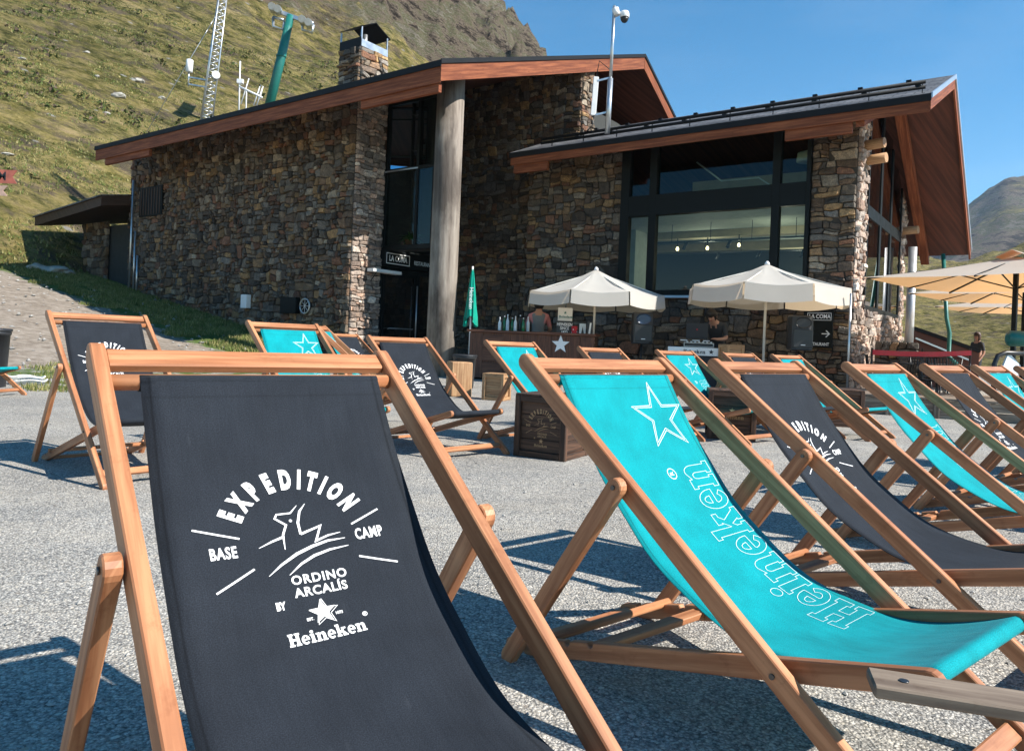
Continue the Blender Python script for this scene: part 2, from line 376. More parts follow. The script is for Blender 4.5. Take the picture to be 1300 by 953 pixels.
def thing(name, label, cat, loc=(0, 0, 0), rz=0, group=None):
    o = bpy.data.objects.new(name, None); C.objects.link(o); o.empty_display_size = .1
    o.location = loc; o.rotation_euler = (0, 0, rz); return tag(o, label, cat, group)
def copy_tree(o, parent=None):
    c = o.copy(); C.objects.link(c); c.parent = parent
    for ch in [x for x in C.objects if x.parent == o]: copy_tree(ch, c)
    return c

# ------------------------------------------------------------------ lettering
def font_mesh(txt, size, bold=0., sx=1., align='CENTER', spacing=1.):
    cu = bpy.data.curves.new('t', 'FONT'); cu.body = txt; cu.size = size; cu.offset = bold; cu.align_x = align; cu.align_y = 'CENTER'
    cu.space_character = spacing; cu.resolution_u = 3; cu.fill_mode = 'FRONT'
    ob = bpy.data.objects.new('t', cu); C.objects.link(ob)
    dg = bpy.context.evaluated_depsgraph_get(); ev = ob.evaluated_get(dg); me = ev.to_mesh()
    V = [(v.co.x*sx, v.co.y) for v in me.vertices]; Fc = [tuple(p.vertices) for p in me.polygons]
    ev.to_mesh_clear(); bpy.data.objects.remove(ob); bpy.data.curves.remove(cu)
    return V, Fc
def fill(contours):
    cu = bpy.data.curves.new('t', 'CURVE'); cu.dimensions = '2D'; cu.fill_mode = 'BOTH'
    for ct in contours:
        sp = cu.splines.new('POLY'); sp.points.add(len(ct)-1); sp.use_cyclic_u = True
        for q, p in zip(sp.points, ct): q.co = (p[0], p[1], 0, 1)
    ob = bpy.data.objects.new('t', cu); C.objects.link(ob)
    dg = bpy.context.evaluated_depsgraph_get(); ev = ob.evaluated_get(dg); me = ev.to_mesh()
    V = [(v.co.x, v.co.y) for v in me.vertices]; Fc = [tuple(p.vertices) for p in me.polygons]
    ev.to_mesh_clear(); bpy.data.objects.remove(ob); bpy.data.curves.remove(cu)
    return V, Fc
def ribbon(pts, w, closed=False):
    n = len(pts); V = []; ws = w if hasattr(w, '__len__') else [w]*n
    for i in range(n):
        a = pts[i-1] if (closed or i > 0) else pts[i]; b = pts[(i+1) % n] if (closed or i < n-1) else pts[i]
        p = pts[i]
        d1 = Vector((p[0]-a[0], p[1]-a[1])); d2 = Vector((b[0]-p[0], b[1]-p[1]))
        d1 = d1.normalized() if d1.length > 1e-9 else d2.normalized(); d2 = d2.normalized() if d2.length > 1e-9 else d1
        nn = Vector((-(d1.y+d2.y), d1.x+d2.x))
        nn = nn.normalized() if nn.length > 1e-6 else Vector((-d1.y, d1.x))
        k = min(1/max(.3, nn.dot(Vector((-d1.y, d1.x)))), 2.2)*ws[i]/2
        V += [(p[0]+nn.x*k, p[1]+nn.y*k), (p[0]-nn.x*k, p[1]-nn.y*k)]
    Fc = [(2*i, 2*i+1, (2*i+3) % (2*n), (2*i+2) % (2*n)) for i in range(n if closed else n-1)]
    return V, Fc
def arc(cx, cy, rx, ry, a0, a1, n=10):
    return [(cx+rx*math.cos(R(a0+(a1-a0)*i/n)), cy+ry*math.sin(R(a0+(a1-a0)*i/n))) for i in range(n+1)]
def glyph(ch):
    if ch == 'H':
        return [[(0, 0), (.36, 0), (.36, .15), (.29, .15), (.29, .42), (.53, .42), (.53, .15), (.46, .15), (.46, 0), (.82, 0), (.82, .15), (.75, .15), (.75, .85), (.82, .85), (.82, 1), (.46, 1), (.46, .85), (.53, .85), (.53, .58), (.29, .58), (.29, .85), (.36, .85), (.36, 1), (0, 1), (0, .85), (.07, .85), (.07, .15), (0, .15)]], .88
    if ch == 'e':
        return [[(.57, .31)]+arc(.29, .35, .285, .37, 0, 320, 18)+arc(.30, .33, .13, .20, 318, 195, 6)+[(.20, .31)], arc(.29, .43, .105, .17, 0, 180, 6)], .63
    if ch == 'i':
        return [[(0, 0), (.36, 0), (.36, .13), (.29, .13), (.29, .70), (0, .70), (0, .57), (.07, .57), (.07, .13), (0, .13)], arc(.17, .88, .125, .125, 0, 340, 12)], .42
    if ch == 'n':
        return [[(0, 0), (.34, 0), (.34, .13), (.28, .13), (.28, .45)]+arc(.37, .45, .09, .10, 150, 0, 5)+[(.46, .13), (.41, .13), (.41, 0), (.75, 0), (.75, .13), (.68, .13), (.68, .46)]+arc(.50, .48, .18, .24, 10, 120, 6)+[(.28, .62), (.28, .70), (0, .70), (0, .57), (.07, .57), (.07, .13), (0, .13)]], .81
    if ch == 'k':
        return [[(0, 0), (.34, 0), (.34, .13), (.28, .13), (.28, .26), (.36, .33), (.47, .13), (.43, .13), (.43, 0), (.80, 0), (.80, .13), (.73, .13), (.51, .46), (.62, .57), (.72, .57), (.72, .70), (.40, .70), (.40, .57), (.44, .57), (.28, .42), (.28, 1), (0, 1), (0, .87), (.07, .87), (.07, .13), (0, .13)]], .84
def word(h, outline=None):
    """the slab-serif brand word; origin = left baseline; returns V,F list and width"""
    parts = []; x = 0
    for ch in 'Heineken':
        cs, adv = glyph(ch)
        cs = [[((p[0]+x)*h, p[1]*h) for p in c] for c in cs]
        if outline: parts += [ribbon(c, outline, True) for c in cs]
        else: parts.append(fill(cs))
        x += adv
    return parts, x*h
def star(cx, cy, r, k=.42, rot=90):
    return [(cx+(r if i % 2 == 0 else r*k)*math.cos(R(rot+36*i)), cy+(r if i % 2 == 0 else r*k)*math.sin(R(rot+36*i))) for i in range(10)]
def moved(part, dx=0, dy=0, rot=0, s=1):
    V, Fc = part; c, n = math.cos(rot), math.sin(rot)
    return [((x*c-y*n)*s+dx, (x*n+y*c)*s+dy) for x, y in V], Fc
def subdiv(pts, m=.03):
    out = []
    for a, b in zip(pts, pts[1:]):
        k = max(1, int(math.hypot(a[0]-b[0], a[1]-b[1])/m))
        out += [(a[0]+(b[0]-a[0])*i/k, a[1]+(b[1]-a[1])*i/k) for i in range(k)]
    return out+[pts[-1]]
def textp(t, x, y, size, bold=0, sx=1, rot=0, spacing=1.): return moved(font_mesh(t, size, bold, sx, 'CENTER', spacing), x, y, rot)
_logo = {}
def expedition(detail=True):
    """badge, x right / y up, metres, origin on the arch centre"""
    if detail in _logo: return _logo[detail]
    P = []
    word_ = 'EXPEDITION'; adv = [1, 1.02, 1, 1, 1.05, .55, .9, .55, 1.05, 1.1]
    tot = sum(adv); ang = 70.; Rr = .121; a = ang
    for ch, w in zip(word_, adv):
        a1 = a-2*ang*w/tot; m = (a+a1)/2; a = a1
        V, Fc = font_mesh(ch, .052, .0034, .52)
        xs = [v[0] for v in V]; cx = (min(xs)+max(xs))/2; ys = [v[1] for v in V]; cy = (min(ys)+max(ys))/2
        V = [(v[0]-cx, (v[1]-cy)*.043/(max(ys)-min(ys))) for v in V]
        P.append(moved((V, Fc), Rr*math.sin(R(m))*-1, Rr*math.cos(R(m)), R(m)))
    for a_, b_ in (((-.172, .036), (-.100, .010)), ((.100, .010), (.158, .034)), ((-.152, -.088), (-.086, -.052)), ((.098, -.058), (.166, -.084))):
        P.append(ribbon(subdiv([a_, b_]), .0034))
    P.append(textp('BASE', -.130, -.016, .031, .0009, .60, 0, 1.12)); P.append(textp('CAMP', .128, -.014, .031, .0009, .60, 0, 1.12))
    def st(px, w):    # bird strokes, traced units
        pts = [((x-520)*.000372+.004, (345-y)*.00040+.006+(x-520)*-.00004) for x, y in px]
        n = len(pts); P.append(ribbon(pts, w if hasattr(w, '__len__') else [w]*n))
    st([(533, 198), (495, 238), (428, 245), (416, 266), (462, 300), (438, 350), (432, 425)], [.0008, .003, .0032, .0035, .0038, .0038, .0012])
    st([(316, 414), (380, 383), (434, 362)], [.0008, .0035, .0045])
    st([(574, 190), (540, 230), (520, 290), (520, 350)], [.0008, .004, .0045, .0042])
    st([(520, 350), (623, 310), (585, 388), (650, 362), (712, 349)], [.0045, .004, .0045, .0035, .001])
    st([(334, 552), (400, 500), (480, 450), (560, 415), (640, 390), (728, 380)], [.0008, .004, .0055, .0055, .0042, .001])
    st([(425, 552), (490, 500), (560, 462), (640, 436), (735, 420)], [.0008, .004, .005, .004, .001])
    P.append(moved(fill([arc(0, 0, .0028, .0028, 0, 330, 10)]), -.008, .034))
    P.append(textp('ORDINO', .018, -.085, .0235, .0006, .95, 0, 1.15)); P.append(textp('ARCALÍS', .016, -.109, .0235, .0006, .95, 0, 1.1))
    P.append(textp('BY', -.058, -.128, .020, .0009, .65))
    P.append(fill([star(.008, -.150, .024)])); P.append(ribbon(star(.0105, -.152, .0255), .0011, True))
    if detail:
        P.append(textp('EST.', -.016, -.160, .0075, .0002, .9)); P.append(textp('1873', .034, -.158, .0075, .0002, .9))
        P.append(textp('®', .076, -.172, .012, .0001, 1))
    wd, wl = word(.0275)
    for q in wd: P.append(moved(q, -.060, -.203, 0, .132/wl))
    _logo[detail] = P; return P
def lay(parts, fn, name, mat, parent):
    """put flat (V,F) parts on a surface with fn(x,y)->Vector"""
    bm = bmesh.new()
    for V, Fc in parts:
        vs = [bm.verts.new(fn(x, y)) for x, y in V]
        for f in Fc:
            try: bm.faces.new([vs[i] for i in f])
            except ValueError: pass
    me = bpy.data.meshes.new(name); bm.to_mesh(me); bm.free(); me.materials.append(M[mat])
    o = bpy.data.objects.new(name, me); C.objects.link(o); o.parent = parent; return o
def flat(o, ex, ey, off=.003):
    o, ex, ey = Vector(o), Vector(ex), Vector(ey); n = ex.cross(ey).normalized()
    return lambda x, y: o+ex*x+ey*y+n*off

# ------------------------------------------------------------------ deck chairs
CW = .56; CL = 1.37; PC = .65; PB = .29; RB = .86; RF = .270
def stadium(a, b, w, n=7, cut=()):
    """2D rounded bar from a to b, width w"""
    a, b = Vector((a[0], a[1])), Vector((b[0], b[1])); d = (b-a).normalized(); th = math.atan2(d.y, d.x); r = w/2
    P = [(b.x+r*math.cos(th-PI/2+PI*i/n), b.y+r*math.sin(th-PI/2+PI*i/n)) for i in range(n+1)]
    P += [(a.x+r*math.cos(th+PI/2+PI*i/n), a.y+r*math.sin(th+PI/2+PI*i/n)) for i in range(n+1)]
    return P
_proto = {}
def deck_chair(kind, adeg, loc, yaw, label, group):
    key = (kind, adeg)
    if key in _proto:
        r = copy_tree(_proto[key]); r.location = (loc[0], loc[1], 0); r.rotation_euler = (0, 0, R(yaw)); tag(r, label, 'deck chair', group); return r
    a = R(adeg); ca, sa = math.cos(a), math.sin(a)
    root = thing('deck_chair', label, 'deck chair', (loc[0], loc[1], 0), R(yaw), group); _proto[key] = root
    A = lambda t: Vector((0, t*CL*ca, t*CL*sa))
    zb = PB*CL*sa; b = math.asin(zb/RB); yb = PB*CL*ca
    B = lambda r: Vector((0, yb-r*math.cos(b), zb+r*math.sin(b)))
    up = Vector((0, -sa, ca))
    w = .046
    for sd in (-1, 1):
        x = sd*CW/2
        m = MB(); m.plank(stadium(A(.012).yz, A(.985).yz, w), x-.0125, x+.0125); o = m.build('back_rail', 'wood', root)
        # seat rail with notches for the prop on its rear half
        p0, p1 = B(-RB+.005), B(RF); d = (p1-p0).normalized(); nn = Vector((0, -d.z, d.y))
        if nn.z < 0: nn = -nn
        base = stadium(p0.yz, p1.yz, .044)
        top = []
        for k in range(4):
            r = -RB+.07+.085*k; q = B(r)+nn*.022
            for ang in (0, 45, 90, 135, 180):
                top.append(q-nn*.013*math.sin(R(ang))+d*.011*(-math.cos(R(ang))))
        xs = sd*(CW/2-.042)
        n = len(base)//2      # first arc is around p1 from below to above or reverse
        arc1, arc2 = base[:n], base[n:]
        # arc1 goes round p1; side reached after it is the one at +90deg of direction
        dd = Vector((d.y, d.z)); left = Vector((-dd.y, dd.x)); seq = [(v.y, v.z) for v in top]
        if left.dot(Vector((nn.y, nn.z))) > 0: poly = arc1+seq[::-1]+arc2
        else: poly = arc1+arc2+seq
        m = MB(); m.plank(poly, xs-.0125, xs+.0125); m.build('seat_rail', 'wood', root)
        # prop
        c0 = A(PC); c1 = B(-RB+.075)+Vector((0, 0, -.01)); xp = sd*(CW/2+.030)
        m = MB(); m.plank(stadium(c0.yz, c1.yz, .044), xp-.0125, xp+.0125); m.build('prop_leg', 'wood', root)
        for p, xx in ((A(PC), sd*(CW/2+.0435)), (A(PB), sd*(CW/2+.0135))):
            m = MB(); m.tube([p+Vector((xx, 0, 0)), p+Vector((xx+sd*(.003 if abs(xx) > CW/2 else -.003), 0, 0))], .0058, 10); m.build('bolt', 'screw', root)
    # top bar
    m = MB(); t = A(.972)+up*.004; m.bar(t+Vector((-CW/2+.012, 0, 0)), t+Vector((CW/2-.012, 0, 0)), .02, .046, Vector((0, ca, sa)), .004); m.build('top_bar', 'wood', root)
    m = MB(); t = A(.932); m.tube([t+Vector((-CW/2, 0, 0)), t+Vector((CW/2, 0, 0))], .0145, 14); m.build('top_dowel', 'wood', root)
    m = MB(); t = A(.075); m.bar(t+Vector((-CW/2+.012, 0, 0)), t+Vector((CW/2-.012, 0, 0)), .02, .04, Vector((0, ca, sa)), .004); m.build('front_bar', 'wood', root)
    P1 = B(RF-.012)
    m = MB(); m.tube([P1+Vector((-CW/2+.03, 0, 0)), P1+Vector((CW/2-.03, 0, 0))], .015, 12); m.build('seat_dowel', 'wood', root)
    t = B(-RB+.03); m = MB(); m.bar(t+Vector((-CW/2+.054, 0, 0)), t+Vector((CW/2-.054, 0, 0)), .034, .02, (0, 0, 1), .004); m.build('rear_bar', 'wood', root)
    t = B(-RB+.155)+Vector((0, 0, .024)); m = MB(); m.tube([t+Vector((-CW/2+.02, 0, 0)), t+Vector((CW/2-.02, 0, 0))], .0125, 12); m.build('prop_dowel', 'wood', root)
    m = MB(); m.bar(B(-RB+.30)+Vector((-CW/2+.054, 0, 0)), B(-RB+.30)+Vector((CW/2-.054, 0, 0)), .04, .018, (0, 0, 1), .003); m.build('cross_bar', 'wood', root)
    # sling: bezier sag
    P0 = A(.932)+up*.0155; E1 = P1+Vector((0, 0, .016))
    q1 = Vector((0, P0.y-.27, P0.z-.45)); q2 = Vector((0, E1.y+.37, E1.z-.20))
    bz = lambda t: P0*(1-t)**3+q1*3*(1-t)**2*t+q2*3*(1-t)*t*t+E1*t**3
    NS = 60; line = [bz(i/NS) for i in range(NS+1)]
    ln = [0.]
    for p, q in zip(line, line[1:]): ln.append(ln[-1]+(q-p).length)
    TL = ln[-1]
    hw = .229; xo = .007
    def surf(u, v, off=0.):
        v = max(0, min(TL, v)); i = 0
        while i < NS-1 and ln[i+1] < v: i += 1
        k = (v-ln[i])/(ln[i+1]-ln[i]); p = line[i].lerp(line[i+1], k)
        pp = line[min(i+2, NS)]; pm = line[max(i-1, 0)]
        tg = (line[i+1]-line[i]).normalized().lerp((pp-line[i+1]).normalized() if i+2 <= NS else (line[i+1]-line[i]).normalized(), k).normalized()
        n = Vector((0, tg.z, -tg.y))
        if n.z < 0: n = -n
        mid = math.sin(PI*v/TL)
        sag = -.014*mid*(1-(u/hw)**2)+.0022*mid*math.sin(v*23+u*6)
        return Vector((xo+u*(1+.006*mid), 0, 0))+p+n*(sag+off)
    m = MB(); NU = 12; rows = []
    ctr = A(.932)
    for k in range(7):      # wrap round the top dowel, from behind
        th = math.atan2(-sa*0+ca, -sa)  # angle of 'up' in (y,z)
        aa = th-R(200)*(1-k/7.)*-1
        rows.append([(Vector((xo+hw*(2*i/NU-1), ctr.y+.0155*math.cos(aa), ctr.z+.0155*math.sin(aa))), hw*(2*i/NU-1), -.05*(1-k/7.)) for i in range(NU+1)])
    for k in range(NS+1):
        v = TL*k/NS; rows.append([(surf(hw*(2*i/NU-1), v), hw*(2*i/NU-1), v) for i in range(NU+1)])
    for k in range(1, 10):   # roll over the seat dowel
        aa = R(90)+R(24*k); rows.append([(Vector((xo+hw*(2*i/NU-1), P1.y+.0165*math.cos(aa), P1.z+.0165*math.sin(aa))), hw*(2*i/NU-1), TL+.007*k) for i in range(NU+1)])
    V = [[m.bm.verts.new(q[0]) for q in r] for r in rows]
    for i in range(len(V)-1):
        for k in range(NU):
            f = m.bm.faces.new((V[i][k], V[i][k+1], V[i+1][k+1], V[i+1][k])); f.smooth = True
            for l, (ii, kk) in zip(f.loops, ((i, k), (i, k+1), (i+1, k+1), (i+1, k))):
                l[m.uv].uv = (rows[ii][kk][1], rows[ii][kk][2])
    bmesh.ops.recalc_face_normals(m.bm, faces=m.bm.faces)
    sl = m.build('sling', 'blackcanvas' if kind == 'black' else 'tealcanvas', root, False)
    md = sl.modifiers.new('s', 'SOLIDIFY'); md.thickness = .0022; md.offset = 0
    OFF = .0022
    if kind == 'black':
        lay(expedition(), lambda x, y: surf(x-.004, .322-y*.91-(.05 if adeg > 40 else 0), OFF), 'print', 'ink', sl)
    else:
        P = [ribbon(subdiv(s_+[s_[0]], .02), .0017) for s_ in (star(.115, -.137, .112, .40), star(.115, -.137, .098, .38))]
        wd, wl = word(.150, .0016); k = .60/wl
        for V_, Fc in wd:   # rotate 90 deg: reading up the chair, tops to the left
            P.append(([(.205-y*1.0, -.885+x*k) for x, y in V_], Fc))
        P.append(ribbon(arc(.045, -.315, .016, .016, 0, 345, 20), .0022, True)); P.append(textp('R', .045, -.315, .022, .0002, 1, PI/2))
        lay(P, lambda x, y: surf(x, -y, OFF), 'print', 'tealink', sl)
    return root
def from_tl(px, py, Y, yaw, adeg):
    """foot centre so that the top-left end of the back stands at that sight line and depth"""
    p = at(px, py, Y); c, s = math.cos(R(yaw)), math.sin(R(yaw)); x, y = -CW/2, CL*math.cos(R(adeg))*.985
    return (p.x-(x*c-y*s), p.y-(x*s+y*c))
GB, GT = 'black canvas deck chairs on the gravel', 'teal canvas deck chairs on the gravel'
deck_chair('black', 36.2, (.162, .619), 38.2, 'largest black deck chair, nearest the camera at front left, its white badge fully readable', GB)
deck_chair('teal', 36.2, (.953, 1.35), 39.6, 'largest teal deck chair, its rolled seat edge above a grey plank table', GT)
deck_chair('black', 37.6, (-.196, 5.3), 44, 'black deck chair standing alone left of the branded dark crate, whole badge visible', GB)
deck_chair('black', 36.2, (1.645, 1.999), 40.1, 'black deck chair directly right of the largest teal one, second black from the front', GB)
deck_chair('teal', 36.2, (2.499, 2.82), 42.0, 'teal deck chair with outlined star, right of the second black front-row chair', GT)
deck_chair('black', 41.5, (-1.87, 4.0), 48, 'steeply set black deck chair at left before the grassy bank', GB)
deck_chair('black', 36.2, (3.27, 3.56), 41.5, 'black deck chair near the right edge between two teal ones in the row', GB)
deck_chair('teal', 36.2, (3.99, 4.25), 41.5, 'teal deck chair cut off by the right edge of the picture', GT)
deck_chair('black', 36.2, (4.75, 4.95), 41.5, 'last black deck chair of the front row, almost out of the picture at right', GB)
deck_chair('teal', 41.5, from_tl(315, 412, 5.3, 48, 41.5), 48, 'teal deck chair with star, right of the steep black one and before the stone wall', GT)
deck_chair('teal', 41.5, from_tl(401, 416, 6.6, 97, 41.5), 97, 'teal deck chair turned side-on, seen between the star chair and a small black one', GT)
deck_chair('black', 37.6, from_tl(418, 420, 10.5, 60, 37.6), 60, 'small far black deck chair in front of the sunlit stone pier', GB)
deck_chair('teal', 37.6, from_tl(617, 433, 6.3, 43, 37.6), 43, 'teal deck chair behind the branded dark crate, in front of the bar counter', GT)
deck_chair('black', 36.2, from_tl(735, 442, 7.2, 40, 36.2), 40, 'far black deck chair below the left cream parasol, only its top visible', GB)
deck_chair('teal', 36.2, from_tl(834, 449, 7.4, 40, 36.2), 40, 'teal deck chair in the second row behind the largest teal one, below the DJ table', GT)
deck_chair('black', 36.2, from_tl(917, 452, 7.9, 40, 36.2), 40, 'far black deck chair just right of the DJ table, behind the front row', GB)
deck_chair('teal', 36.2, from_tl(980, 456, 8.1, 40, 36.2), 40, 'far teal deck chair below the loudspeaker by the arrow sign, mostly hidden', GT)
deck_chair('teal', 36.2, (-5.50, 8.05), 80, 'teal deck chair at the left edge beside the black bin, only its seat front visible', GT)

# ------------------------------------------------------------------ crates, stumps, bins
def crate(name, label, loc, rz, s, h, mat, badge, group=None, openf=True):
    t = thing(name, label, 'crate', loc, rz, group); e = .045
    m = MB()
    for x in (-1, 1):
        for y in (-1, 1): m.box((x*s/2-(e if x > 0 else 0), y*s/2-(e if y > 0 else 0), 0), (x*s/2+(0 if x > 0 else e), y*s/2+(0 if y > 0 else e), h))
    for z0, z1 in ((0.002, e), (h-e, h-.002)):
        for y in (-1, 1): m.box((-s/2+e, y*(s/2-.02)-.018, z0), (s/2-e, y*(s/2-.02)+.018, z1))
        for x in (-1, 1): m.box((x*(s/2-.02)-.018, -s/2+e, z0), (x*(s/2-.02)+.018, s/2-e, z1))
    m.build('crate_frame', mat, t)
    m = MB(); k = 4; hh = (h-2*e)/k
    for i in range(k):
        z0, z1 = e+i*hh+.0015, e+(i+1)*hh-.0015
        for y in (-1, 1): m.box((-s/2+e-.005, y*(s/2-.032)-.006, z0), (s/2-e+.005, y*(s/2-.032)+.006, z1), .0015)
        for x in (-1, 1): m.box((x*(s/2-.032)-.006, -s/2+e-.005, z0), (x*(s/2-.032)+.006, s/2-e+.005, z1), .0015)
    m.build('side_board', mat, t)
    m = MB(); k = 4; ww = (s)/k
    for i in range(k): m.box((-s/2+i*ww+.001, -s/2+.001, h-.001), (-s/2+(i+1)*ww-.001, s/2-.001, h+.014), .002)
    m.build('lid', mat, t)
    fn = flat((0, -(s/2-.026), h*.5), (1, 0, 0), (0, 0, 1), .0015)
    if badge == 'exp': lay([moved(q, -.002, .02, 0, .80) for q in expedition(False)], fn, 'print', 'burn', t)
    if badge == 'star':
        P = [fill([star(0, .05, .03)])]; wd, wl = word(.045)
        P += [moved(q, -.11, -.03, 0, .22/wl) for q in wd]; lay(P, fn, 'print', 'burn', t)
    fs = flat((s/2-.026, 0, h*.5), (0, 1, 0), (0, 0, 1), .0015)
    if badge:
        wd, wl = word(.05); lay([moved(q, -.12, -.0, 0, .24/wl) for q in wd], fs, 'print', 'burn', t)
    return t
GC = 'dark wooden crates among the deck chairs'
crate('wooden_crate', 'dark wooden crate with burnt badge between the lone black chair and the largest teal chair', (.33, 5.55, 0), R(-30), .42, .45, 'wood_dark', 'exp', GC)
crate('wooden_crate', 'dark wooden crate with burnt star behind the largest teal chair', (2.14, 7.15, 0), R(-12), .44, .45, 'wood_dark', 'star', GC)
crate('wooden_crate', 'plain dark wooden crate farthest back, beyond the second black front-row chair', (3.95, 8.8, 0), R(-12), .42, .42, 'wood_dark', None, GC)
crate('wooden_crate', 'pale new wooden crate behind the teal chair by the bar', tuple(at(630, 505, 10.4).xy)+(0,), R(-20), .32, .36, 'wood_crate', None)
def lathe_thing(name, label, cat, loc, prof, mat, part, extra=None):
    t = thing(name, label, cat, loc); m = MB(); m.lathe(prof, 28); m.build(part, mat, t); return t
p = at(582, 500, 10.8)
t = thing('wood_stool', 'pale solid wood block stool beside the black bin at the stone column foot', 'stool', (p.x, p.y, 0), R(20))
m = MB(); m.box((-.155, -.155, .0), (.155, .155, .50), .012); m.build('stool_block', 'wood_crate', t)
def bin_(loc, label, r=.19, h=.6):
    t = thing('waste_bin', label, 'bin', loc)
    m = MB(); m.lathe([(r*.8, 0), (r*.82, .01), (r*.95, h*.9), (r, h*.9), (r*1.02, h*.93), (r, h), (r*.93, h), (r*.88, h*.9), (r*.75, .03)], 28); m.build('bin_body', 'plastic', t)
    m = MB(); m.lathe([(r*1.03, h*.965), (r*1.07, h*.97), (r*1.07, h), (r*1.0, h+.008), (r*.96, h)], 28, caps=False); m.build('rim', 'plastic', t)
p = at(589, 480, 12.6); bin_((p.x, p.y, 0), 'black round bin behind the wood block stool near the column', .2, .56)
p = at(-12, 470, 9.1); bin_((p.x, p.y, 0), 'black round bin at the left edge behind a teal chair seat', .20, .72)
m = MB()
p = at(33, 489, 9.6)
for k in range(5):
    rr = .13+.02*(k % 3); m.tube([Vector((p.x+rr*math.cos(a*PI/12)*1.5, p.y+rr*math.sin(a*PI/12), .03+.02*k+.01*math.sin(a))) for a in range(25)], .010, 6)
tag(m.build('hose', 'hose'), 'white coiled hose lying beside the black bin at the left edge', 'hose')

# weathered little table bottom right
t = thing('plank_bench', 'weathered grey plank bench end just below the rolled seat of the largest teal chair', 'bench', (.672, .885, 0), R(-17))
m = MB(); m.box((-.20, .000, .418), (.42, .062, .434), .003); m.build('bench_top', 'wood_old', t)
for x in (.17, .39):
    m = MB(); m.box((x-.015, .015, 0), (x+.015, .045, .417), .003); m.build('leg', 'wood_old', t)
m = MB(); m.box((.186, .022, .20), (.374, .036, .23), .003); m.build('rail', 'wood_old', t)
m = MB(); m.tube([(-.16, .03, .4335), (-.16, .03, .4355)], .006, 10); m.build('screw', 'screw', t)

# ------------------------------------------------------------------ terrain
def sstep(a, b, x):
    t = max(0, min(1, (x-a)/(b-a))); return t*t*(3-2*t)
def ground(x, y):
    L = Vector((x, y, 0)).dot(LV); S = Vector((x, y, 0)).dot(SV)
    u = L-13.2
    z = .172*(u+math.sqrt(u*u+1.2))/2-.01 if u > -6 else 0
    z *= sstep(-6, -2, u)
    if S < 4 : z *= sstep(-8, 4, S)
    return z
def foot(r): return min(62., 28.2/max(.18, (.588-.809*r)))
ES = [(-1.2, .75), (-.7, .62), (-.4, .56), (-.2, .52), (-.1, .445), (-.04, .41), (.0, .375), (.05, .33), (.12, .25), (.2, .2), (.35, .17), (.5, .135), (.6, .13), (.7, .165), (.85, .2), (1.3, .26)]
def lerp_tab(T, r):
    if r <= T[0][0]: return T[0][1]
    for (a, x), (b, y) in zip(T, T[1:]):
        if r <= b: return x+(y-x)*(r-a)/(b-a)
    return T[-1][1]
# terrace + bank
m = MB(); xs = []; ys = []
x = -34.
while x < 60: xs.append(x); x += .5 if -26 < x < 12 else 2.5
y = -4.
while y < 64: ys.append(y); y += .5 if y < 34 else 2.0
def gcol(x, y):
    L = Vector((x, y, 0)).dot(LV); S = Vector((x, y, 0)).dot(SV)
    dirt = sstep(12.3, 13.8, L)
    grass = sstep(8.6, 10.4, S)*sstep(13.0, 15.5, L)*(1-sstep(13.4, 14.5, S)*0)
    grass = max(grass, .62*sstep(11.2, 12., L)*(1-sstep(12.8, 13.6, L))*sstep(2, 4, S)*.9)
    grass = max(grass, sstep(26.5, 28.5, L))
    return (dirt, grass, 0)
G = {}
for i, x in enumerate(xs):
    for j, y in enumerate(ys):
        z = ground(x, y)
        if z > .03: z += .06*noise.fractal(Vector((x*.9, y*.9, 0)), 1, 2, 4)*min(1, z*3)
        G[i, j] = m.bm.verts.new((x, y, z))
for i in range(len(xs)-1):
    for j in range(len(ys)-1):
        vs = (G[i, j], G[i+1, j], G[i+1, j+1], G[i, j+1])
        f = m.bm.faces.new(vs); f.smooth = True
        for l in f.loops: l[m.col] = col4(gcol(l.vert.co.x, l.vert.co.y))
tag(m.build('ground', 'gravel'), kind='structure')

def hillz(r, Y, Yf, Yc, E):
    t = max(0, (Y-Yf)/(Yc-Yf)); x = r*Y
    zf = 2.55*sstep(.15, -.25, r)-.6*sstep(.1, .5, r)
    z = zf+(E*Yc+HC-zf)*(t if t < 1 else 1+(t-1)*-.35)
    rocky = sstep(.26, .55, t)*sstep(-.55, -.3, r)*(1-sstep(.3, .5, r)); rocky = max(rocky, .28*sstep(.30, .5, t)*sstep(-.75, -.45, r)*(1-sstep(-.2, -.1, r)))
    A = .22+1.6*sstep(0, .6, t)
    P = Vector((x*.09, Y*.09, 3.1))
    d = noise.fractal(P, 1, 2.1, 5)*A
    d += noise.ridged_multi_fractal(Vector((x*.05+4, Y*.05+z*.03, 1)), 1., 2.1, 6, 1., 2.)*rocky*8.-rocky*9
    d += noise.ridged_multi_fractal(Vector((x*.22+4, Y*.16+z*.25, 1)), .9, 2.1, 4, 1., 2.)*rocky*3.4
    d += noise.fractal(Vector((x*.6, Y*.6, 1)), 1, 2, 3)*.16+noise.noise(Vector((x*.9+z*.4, Y*.5, z*2.2)))*.14
    return x, z+d*min(1, t*6+.0), rocky
m = MB(); NR = 460; NY = 230; V = []; RK = {}
for i in range(NR+1):
    r = -1.15+2.4*i/NR; Yf = foot(r)-3.; E = lerp_tab(ES, r); row = []
    Yc = 150. if r < .1 else 150+sstep(.1, .5, r)*70
    for j in range(NY+1):
        t = j/NY; Y = Yf+(Yc*1.35-Yf)*(t**1.5)
        x, z, rk = hillz(r, Y, Yf+3, Yc, E)
        if Y < Yf+3: z = (ground(x, Y) if x < 20 else 0)-.35*(1-(Y-Yf)/3)*1.0-.02
        v = m.bm.verts.new((x, Y, z)); RK[v] = rk; row.append(v)
    V.append(row)
